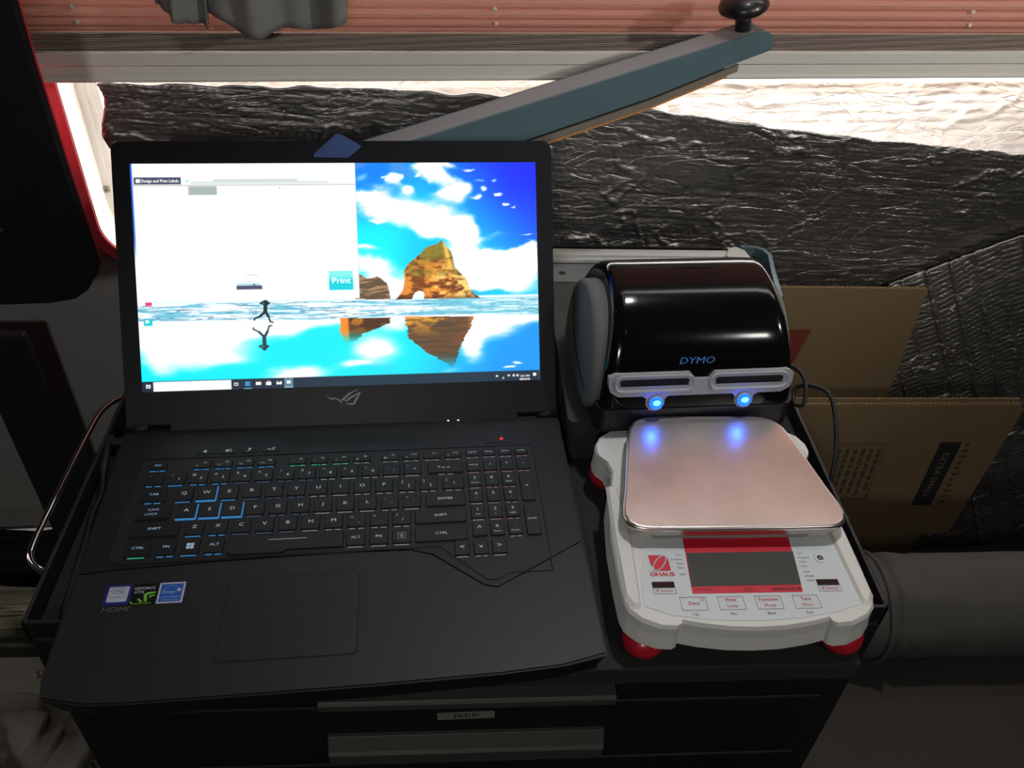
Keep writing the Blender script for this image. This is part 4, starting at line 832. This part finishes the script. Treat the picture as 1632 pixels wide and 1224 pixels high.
# under-pan plinth
q = MB(); q.prism([(x*0.93, 0.022+(y-0.022)*0.90) for x, y in sym([(0, -0.025), (0.07, -0.024), (0.084, -0.010), (0.08, 0.05), (0.066, 0.10), (0, 0.108)])], 0.049, 0.0615, 0); q.build('pan_support', m_sgy, sc, bevel=0.002)
pan = sym([(0.0, -0.0262), (0.045, -0.0262), (0.0780, -0.0255), (0.0865, -0.0235), (0.0925, -0.0185), (0.0952, -0.0105), (0.0940, 0.000), (0.0890, 0.022), (0.0825, 0.056), (0.0770, 0.083), (0.0735, 0.096), (0.0675, 0.1055), (0.0585, 0.1105), (0.045, 0.1118), (0.0, 0.1122)])
cyy = 0.043
def scp(P, k): return [(x*k, cyy+(y-cyy)*k) for x, y in P]
q = MB(); q.loft([[(x+0.0015, y, z) for x, y in P] for P, z in ((scp(pan, 0.975), 0.0600), (scp(pan, 0.985), 0.0602), (scp(pan, 0.990), 0.0612), (scp(pan, 0.990), 0.0645), (scp(pan, 0.998), 0.0655), (pan, 0.0668), (scp(pan, 0.997), 0.0683), (scp(pan, 0.988), 0.0695), (scp(pan, 0.968), 0.0700))], 0, smooth=True)
q.build('weighing_pan', m_steel, sc)
PZ = 0.0497
film = [(-0.0740, -0.0190), (0.0830, -0.0200), (0.0870, -0.060), (0.0868, -0.0880), (0.066, -0.0945), (0.035, -0.0995), (0.0, -0.1015), (-0.035, -0.0998), (-0.066, -0.0950), (-0.0865, -0.0860), (-0.084, -0.060)]
q = MB(); q.prism(film, PZ-0.0003, PZ+0.0003, 0); fo = q.build('control_panel', [m_spn], sc)
z = PZ+0.0006
def rc(x0, x1, y0, y1): return [(x0, y0), (x1, y0), (x1, y1), (x0, y1)]
q = MB(); q.flat([(-0.0420, -0.0200), (0.0490, -0.0200), (0.0440, -0.0757), (-0.0455, -0.0757)], z, 0); q.flat([(-0.0420, -0.0355), (0.0482, -0.0352), (0.0447, -0.0687), (-0.0450, -0.0690)], z+0.0002, 1)
q.text('NAVIGATOR', 0.0042, T(0.0315, -0.0729, z+0.0002), 2, bold=0.00015, sx=1.0); q.text('MAX: 1000 g', 0.0024, T(-0.036, -0.0720, z+0.0002), 2); q.text('Capacity', 0.0018, T(0.0005, -0.0712, z+0.0002), 2); q.text('Readability', 0.0018, T(0.0005, -0.0735, z+0.0002), 2)
q.build('display', [m_lcdr, m_lcd, m_sbk], sc)
q = MB()
# square emblem with a white slanted ring cut through it
q.flat([(-0.0745, -0.0372), (-0.0590, -0.0372), (-0.0582, -0.0530), (-0.0735, -0.0530)], z, 0)
el = [(-0.0662+0.0061*math.cos(a)*0.8+0.0036*math.sin(a), -0.0452+0.0075*math.sin(a)*1.0+0.0012*math.cos(a)) for a in [2*PI*k/40 for k in range(41)]]
q.tube([(x, y, z+0.0001) for x, y in el], 0.0006, 1, None, 4)
q.flat([(-0.0757, -0.0530), (-0.0757, -0.0430), (-0.0735, -0.0480), (-0.0705, -0.0532)], z+0.0002, 1); q.flat([(-0.0625, -0.0370), (-0.0575, -0.0370), (-0.0575, -0.0470), (-0.0592, -0.0400)], z+0.0002, 1)
q.text('OHAUS', 0.0055, T(-0.0662, -0.0567, z+0.0001), 0, sx=1.08, bold=0.00022)
q.build('logo', [m_lcdr, m_spn], sc)
def outline(q, poly, r_, mi, zz_):
    for i in range(len(poly)): a, b_ = poly[i], poly[(i+1) % len(poly)]; q.tube([(a[0], a[1], zz_), (b_[0], b_[1], zz_)], r_, mi, None, 4)
for x0, x1 in ((-0.0763, -0.0583), (0.0583, 0.0763)):
    q = MB(); q.flat(rc(x0, x1, -0.0697, -0.0638), z, 0); outline(q, rc(x0-0.0002, x1+0.0002, -0.0752, -0.0697), 0.00018, 1, z); q.text('IR Sensor', 0.0037, T((x0+x1)/2, -0.0725, z), 2); q.build('sensor_window', [m_irw, m_line, m_tred], sc)
for (x0, a, b_, c) in ((-0.0567, 'Zero', '', 'Yes'), (-0.0266, 'Print', 'Units', 'No'), (0.0036, 'Function', 'Mode', 'Back'), (0.0338, 'Tare', 'Menu', 'Exit')):
    q = MB(); outline(q, rc(x0, x0+0.0205, -0.0911, -0.0790), 0.00018, 1, z)
    cx = x0+0.01025
    q.text(a, 0.0045, T(cx, -0.0822 if b_ else -0.0848, z), 0, bold=0.00008)
    if b_: q.text(b_, 0.0040, T(cx, -0.0878, z), 0)
    else: q.tube([(cx+0.0072+0.0014*math.cos(k*PI/8), -0.0812+0.0014*math.sin(k*PI/8), z) for k in range(17)], 0.00015, 0, None, 4)
    q.text(c, 0.0036, T(cx-0.0008, -0.0950, z), 2); q.build('button', [m_tred, m_line, m_tgr], sc)
q = MB()
for tx, yy in (('Tare', -0.0372), ('Function', -0.0417), ('Print', -0.0461), ('Zero', -0.0503), ('NET', -0.0572)): q.text(tx, 0.0027, T(-0.0468, yy, z), 0, align='RIGHT')
q.build('panel_lettering', m_tgr, sc); q = MB()
for tx, yy in (('Tare', -0.0372), ('Function', -0.0417), ('Print', -0.0461), ('Zero', -0.0503), ('Over', -0.0560), ('Accept', -0.0602), ('Under', -0.0645)): q.text(tx, 0.0027, T(0.0505-0.0002*0, yy, z), 0, align='LEFT')
q.build('panel_lettering', m_tgr, sc)
m_hole = mat('level_indicator', (70, 72, 74), 0.15, 0.3)
q = MB(); q.lathe([(0.0050, PZ+0.0002), (0.0050, PZ+0.0010), (0.0042, PZ+0.0014), (0.0036, PZ+0.0012)], 1, T(0.0690, -0.0425, 0)); q.lathe([(0.0036, PZ+0.0003), (0.0034, PZ+0.0011), (0.0, PZ+0.0016)], 0, T(0.0690, -0.0425, 0)); q.tube([(0.0690+0.0014*math.cos(k*PI/8), -0.0430+0.0014*math.sin(k*PI/8), PZ+0.0015) for k in range(17)], 0.0002, 1, None, 4)
q.build('level_bubble', [m_hole, m_swh], sc)
for fx, fy in ((-0.081, -0.0875), (0.083, -0.0875), (-0.085, 0.096), (0.085, 0.096)):
    q = MB(); q.lathe([(0.0125, 0.0), (0.0160, 0.0025), (0.0178, 0.0080), (0.0172, 0.0145), (0.012, 0.0218)], 0, T(fx, fy, 0), 28); q.build('foot', m_red, sc)

# ================================================================== LABEL PRINTER
PM = T(0.5593, 0.2750, 0.0512, 0, 0, 0.055) @ Matrix.Diagonal((0.9156, 0.9156, 0.9156, 1))
pr = thing('label_printer', 'glossy black twin label printer with two blue lit buttons behind the scale', 'printer', PM)
m_pb = mat('printer_gloss_black', (11, 11, 13), 0.12, vary=0.03, spec=0.35)
m_pm = mat('printer_matte_black', (20, 21, 24), 0.45); m_pg = mat('printer_grey_plastic', (104, 106, 103), 0.75, vary=0.04, spec=0.15); m_ps = mat('printer_silver', (165, 167, 170), 0.42, 0.1)
prof = [(-0.0930, 0.0), (-0.0985, 0.010), (-0.0985, 0.036), (-0.0945, 0.056), (-0.0880, 0.074), (-0.0740, 0.098), (-0.0560, 0.1160), (-0.0360, 0.1270), (-0.0120, 0.1330), (0.0120, 0.1325), (0.0350, 0.1240), (0.0560, 0.1080), (0.0720, 0.084), (0.0820, 0.050), (0.0840, 0.012), (0.0820, 0.0)]
prof = [(y, max(0, z)) for y, z in [(a[0], a[1]) for a in catmull([(y, z, 0) for y, z in prof], 4)]]
def hw(z): return 0.1030 - 0.00009*0 - 0.016*(z/0.133)**1.6
q = MB(); rings = []
K = [(-1.0, 0.0), (-0.985, 0.35), (-0.955, 0.68), (-0.91, 0.90), (-0.85, 0.985), (-0.70, 1.0), (-0.35, 1.0), (0, 1.0), (0.35, 1.0), (0.70, 1.0), (0.85, 0.985), (0.91, 0.90), (0.955, 0.68), (0.985, 0.35), (1.0, 0.0)]
cy_, cz_ = -0.005, 0.045
for kx, kk in K:
    sc_ = 0.90+0.10*kk
    rings.append([(kx*hw(z), cy_+(y-cy_)*sc_, cz_+(z-cz_)*sc_ if z > cz_ else z) for y, z in prof])
q.loft(rings, 0, None, smooth=True); sh_ = q.build('shell', m_pb, pr)
# matte lower skirt
q = MB(); q.prism(rrect(-0.1045, 0.1045, -0.0990, 0.0835, 0.012), 0.0, 0.030, 0, None, top=rrect(-0.1040, 0.1040, -0.1000, 0.0840, 0.012)); q.build('lower_case', m_pm, pr, bevel=0.002)
# grey side cheeks
for sx in (-1, 1):
    q = MB(); ch = [(-0.064, 0.003), (-0.0835, 0.028), (-0.0760, 0.062), (-0.058, 0.092), (-0.034, 0.110), (-0.008, 0.116), (0.018, 0.111), (0.044, 0.095), (0.060, 0.068), (0.066, 0.036), (0.060, 0.010), (0.040, 0.0), (-0.04, 0.0)]
    ch = [(a[0], a[1]) for a in catmull([(y, z, 0) for y, z in ch], 4)]
    rg = []
    for off, k in ((0.088, 1.0), (0.1055 if sx < 0 else 0.0985, 0.995), (0.1100 if sx < 0 else 0.1020, 0.975), (0.1112 if sx < 0 else 0.1028, 0.92)):
        rg.append([(sx*(off-0.006*(max(0.0, cz_+(z-cz_)*k)/0.12)**1.5), -0.004+(y+0.004)*k, max(0.001, cz_+(z-cz_)*k)) for y, z in ch])
    q.loft(rg, 0, None, smooth=True); q.build('side_cheek', m_pg, pr)
    q = MB(); 
    arc = catmull([(sx*0.1085, 0.052, 0.080), (sx*0.1105, 0.020, 0.046), (sx*0.1112, -0.020, 0.030), (sx*0.1112, -0.060, 0.026)], 8); q.tube(arc, 0.0006, 0, None, 5); q.build('cheek_groove', m_pm, pr)
# front silver bezel that follows the front: two slots and two button ears, built on a tilted plane
def slot_shape(x0, x1, y0, y1, r_): return rrect(x0, x1, y0, y1, r_, 6)
FP = Matrix.Translation((0, -0.1080, 0.001)) @ Matrix.Rotation(math.radians(76.4), 4, 'X')    # local y runs up the slanted front, local z points out
def fz(y): return y
bz = [(-0.0955, 0.0680), (-0.0955, 0.0590), (-0.0930, 0.0520), (-0.0850, 0.0470), (-0.0600, 0.0468), (-0.0560, 0.0440), (-0.0555, 0.0360), (-0.0520, 0.0310), (-0.0460, 0.0300), (-0.0400, 0.0320), (-0.0370, 0.0370), (-0.0365, 0.0440), (-0.0330, 0.0468), (0.0330, 0.0468), (0.0365, 0.0440), (0.0370, 0.0370), (0.0400, 0.0320), (0.0460, 0.0300), (0.0520, 0.0310), (0.0555, 0.0360), (0.0560, 0.0440), (0.0600, 0.0468), (0.0850, 0.0470), (0.0930, 0.0520), (0.0955, 0.0590), (0.0955, 0.0680), (0.0890, 0.0720), (0.0130, 0.0720), (0.0070, 0.0650), (-0.0070, 0.0650), (-0.0130, 0.0720), (-0.0890, 0.0720)]
q = MB(); q.prism(bz, -0.010, 0.0030, 0, FP); fb = q.build('front_bezel', m_ps, pr, bevel=0.0008); fb['label'] = 'silver bezel around the label slots'
for x0, x1 in ((-0.0905, -0.0075), (0.0075, 0.0905)):
    q = MB(); rg = []
    A = slot_shape(x0, x1, 0.0520, 0.0710, 0.0085); B = slot_shape(x0+0.003, x1-0.003, 0.0550, 0.0685, 0.006); Cc = slot_shape(x0+0.006, x1-0.006, 0.0600, 0.0665, 0.003)
    q.loft([[(x, y, z_) for x, y in P] for P, z_ in ((A, 0.0025), (A, 0.0046), (slot_shape(x0+0.0012, x1-0.0012, 0.0530, 0.0702, 0.0075), 0.0052), (B, 0.0038))], 0, FP, caps=False, smooth=False); q.flat(B, 0.0038, 0, FP); q.flat(Cc, 0.0041, 1, FP); q.flat(slot_shape(x0+0.006, x1-0.006, 0.0592, 0.0602, 0.0004), 0.0043, 2, FP)
    q.build('label_slot', [m_ps, m_gap, m_pb], pr)
m_blue = mat('blue_button_lens', (10, 30, 220), 0.15, emis=(12, 70, 255), estr=4.5); m_bluec = mat('blue_led_core', (150, 240, 255), 0.2, emis=(70, 225, 255), estr=4.0); m_blued = mat('blue_lens_dark', (8, 12, 120), 0.1, emis=(5, 10, 160), estr=0.8)
for x in (-0.046, 0.046):
    q = MB(); q.lathe([(0.0082, 0.002), (0.0082, 0.0045), (0.0070, 0.0052)], 3, FP @ T(x, 0.0400, 0), 24); q.lathe([(0.0070, 0.0045), (0.0066, 0.0065), (0.0045, 0.0078), (0.0, 0.0084)], 0, FP @ T(x, 0.0400, 0), 24)
    q.lathe([(0.0046, 0.0070), (0.0036, 0.0082), (0.0, 0.0090)], 1, FP @ T(x, 0.0412, 0) @ Matrix.Diagonal((1, 0.75, 1, 1)), 18)
    o = q.build('feed_button', [m_blue, m_bluec, m_blued, m_ps], pr); o['label'] = 'glowing blue round button'
# little spill lamps of the two LED buttons
for x in (-0.046, 0.046):
    l = bpy.data.lights.new('button_led', 'POINT'); l.energy = 0.008; l.color = (0.02, 0.08, 1.0); l.shadow_soft_size = 0.004; lo_ = bpy.data.objects.new('button_led', l); COL.objects.link(lo_); lo_.location = PM @ (FP @ Vector((x, 0.040, 0.014)))
m_dymo = mat('lettering_blue', (70, 120, 190), 0.4)
# lettering on the front face, above the slots; face of the shell around y=-0.085..-0.09 z=0.08
q = MB(); q.text('DYMO', 0.0100, Matrix.Translation((-0.006, -0.0855, 0.0800)) @ Matrix.Rotation(math.radians(66), 4, 'X') @ T(0, 0, 0.0004), 0, shear=0.18, sx=1.25, bold=0.0001); q.build('brand_lettering', m_dymo, pr)
q = MB(); wl = catmull([(-0.078, -0.070, 0.1035), (-0.0775, -0.040, 0.1262), (-0.077, -0.034, 0.1290)], 4)
q.tube(wl, 0.0004, 0, None, 4); q.build('lid_seam', m_pg, pr)
# printer cord looping over the chest rim
q = MB(); q.tube(catmull([(0.107, 0.02, 0.010), (0.116, -0.020, 0.014), (0.124, -0.040, 0.030), (0.130, -0.062, 0.030), (0.126, -0.082, 0.014), (0.120, -0.075, 0.007), (0.124, -0.060, 0.016), (0.138, -0.072, 0.028), (0.1500, -0.090, 0.026), (0.1500, -0.125, -0.004), (0.1440, -0.150, -0.040), (0.146, -0.17, -0.12), (0.150, -0.16, -0.26)], 8), 0.0024, 0, None, 8)
q.build('power_cord', m_cab, pr)

# low dark box the printer stands on
m_pad = mat('dark_grey_plastic', (46, 46, 42), 0.7, bump=0.3)
rs_ = thing('storage_box', 'flat dark grey box under the label printer, its left edge showing', 'box')
q = MB(); q.prism(rrect(0.448, 0.653, 0.196, 0.432, 0.006, 3), 0.0, 0.040, 0); q.build('box_body', m_pad, rs_, bevel=0.0015)
q = MB(); q.prism(rrect(0.446, 0.655, 0.194, 0.434, 0.006, 3), 0.040, 0.0508, 0); q.build('box_lid', m_pad, rs_, bevel=0.002)

# ================================================================== PAPER CUTTER
m_teal = mat('cutter_teal_enamel', (92, 116, 124), 0.42, vary=0.04, bump=0.1, bscale=800); m_tealt = mat('cutter_teal_top_lit', (140, 146, 148), 0.45, vary=0.04)  # second enamel is the teal with overhead light painted in
m_blade = mat('cutter_blade_steel', (150, 142, 130), 0.5, 0.2); m_bk = mat('cutter_black', (30, 30, 31), 0.35, coat=0.3); m_wh = mat('cutter_rule_white', (190, 192, 188), 0.45); m_orange = mat('edge_orange_light', (214, 150, 84), 0.5)
pc = thing('paper_cutter', 'blue-grey guillotine paper cutter behind the laptop and printer, its arm raised', 'paper cutter')
# base board with teal right rim
q = MB(); q.box(0.16, 0.740, 0.440, 0.556, 0.0, 0.010); q.build('base_board', m_bk, pc, bevel=0.002)
q = MB(); rim = [(0.744, 0.440), (0.752, 0.500), (0.758, 0.536), (0.753, 0.551), (0.742, 0.557), (0.722, 0.5585)]
inn = [(0.722, 0.5545), (0.740, 0.553), (0.748, 0.548), (0.7525, 0.535), (0.7465, 0.500), (0.738, 0.440)]
q.prism([(x-0.008, y) for x, y in rim+inn], 0.0, 0.031, 0); q.build('base_rim', m_teal, pc, bevel=0.001)
q = MB(); q.loft([[(x, y, z_) for y, z_ in ((0.527, 0.029), (0.541, 0.029), (0.541, 0.0335), (0.536, 0.0345), (0.531, 0.0345), (0.527, 0.0325))] for x in (0.20, 0.694)], smooth=False); q.box(0.20, 0.694, 0.520, 0.528, 0.025, 0.0300)
q.build('paper_rule', m_wh, pc, bevel=0.0006)
q = MB(); q.prism([(0.686, 0.522), (0.716, 0.520), (0.713, 0.538), (0.703, 0.546), (0.693, 0.543)], 0.028, 0.036, 0); q.build('rule_end_clamp', m_wh, pc, bevel=0.0015)
q = MB(); q.box(0.20, 0.56, 0.478, 0.519, 0.010, 0.0245); q.lathe([(0.0042, 0.0244), (0.0042, 0.0252), (0.0, 0.0252)], 1, T(0.472, 0.497, 0), 16); q.build('hold_down_plate', [mat('cutter_plate_grey', (112, 114, 114), 0.5), m_bk], pc, bevel=0.001)
# raised arm: side outline in the arm's own vertical plane (x along the arm, y up), pivot low left, tip high right
AM = Matrix(((0.94467, 0, -0.32801, 0.30), (0.32801, 0, 0.94467, 0.42), (0, 1, 0, 0), (0, 0, 0, 1))) @ Matrix.Diagonal((1, 1, 1, 1))
# local x along arm, local y up, local z away from the room
top_e = [(-0.150, 0.2035), (0.3700, 0.3018), (0.3920, 0.3065), (0.4080, 0.3050)]
bot_e = [(0.4160, 0.2990), (0.4180, 0.2910), (0.4150, 0.2850), (0.4050, 0.2825), (0.3731, 0.2749), (0.2695, 0.2470), (0.1224, 0.2166), (-0.150, 0.1530)]
side = top_e + bot_e
q = MB(); q.prism(side, 0, 0.034, 0); q.build('arm', [m_teal], pc, bevel=0.0030, seg=3, M=AM)
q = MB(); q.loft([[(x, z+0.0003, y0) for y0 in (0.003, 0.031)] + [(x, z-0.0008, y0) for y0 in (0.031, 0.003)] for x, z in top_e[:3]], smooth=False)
o = q.build('arm_top', m_tealt, pc, M=AM); o['label'] = 'upper face of the arm, painted paler as lit from above'
lo_e = [(-0.150, 0.1530), (0.1224, 0.2166), (0.2695, 0.2470), (0.3690, 0.2738)]
def under(d0, d1, y0, y1, name, mt, xe=0.369, lab=None):
    q = MB(); P0 = [p for p in lo_e]; P0[-1] = (xe, P0[-1][1]-(0.369-xe)*0.27)
    q.loft([[(x, z-d0, y0), (x, z-d0, y1), (x, z-d1, y1), (x, z-d1, y0)] for x, z in P0], smooth=False); o = q.build(name, mt, pc, M=AM)
    if lab: o['label'] = lab
under(-0.001, 0.0075, 0.006, 0.028, 'blade_holder', m_bk, 0.362)
under(0.0055, 0.0135, 0.004, 0.0075, 'blade', m_blade, 0.379)
under(0.0125, 0.0178, 0.0070, 0.0090, 'blade_edge', m_orange, 0.368, 'lower blade edge painted as orange light')  # orange light on the lower edge, painted as its own strip
# knob on the arm tip
KM = Matrix.Translation(AM @ Vector((0.3850, 0.3030, 0.017))) @ Matrix.Rotation(0.10, 4, 'X') @ Matrix.Rotation(-0.22, 4, 'Y')
q = MB(); q.lathe([(0.0090, -0.002), (0.0088, 0.010), (0.0092, 0.025)], 0, KM, 24); q.build('knob_stem', m_bk, pc)
q = MB(); q.lathe([(0.0085, 0.0225), (0.021, 0.0225), (0.0265, 0.0255), (0.0275, 0.0290), (0.0245, 0.0360), (0.016, 0.0410), (0.006, 0.043), (0.0, 0.0432)], 0, KM, 36); q.build('knob', m_bk, pc)
q = MB(); q.prism([(0.135, 0.385), (0.19, 0.385), (0.19, 0.50), (0.135, 0.50)], 0.0, 0.006, 0); q.prism([(0.140, 0.392), (0.172, 0.392), (0.172, 0.425), (0.140, 0.425)], 0.006, 0.200, 0); q.build('pivot_post', m_teal, pc, bevel=0.002)
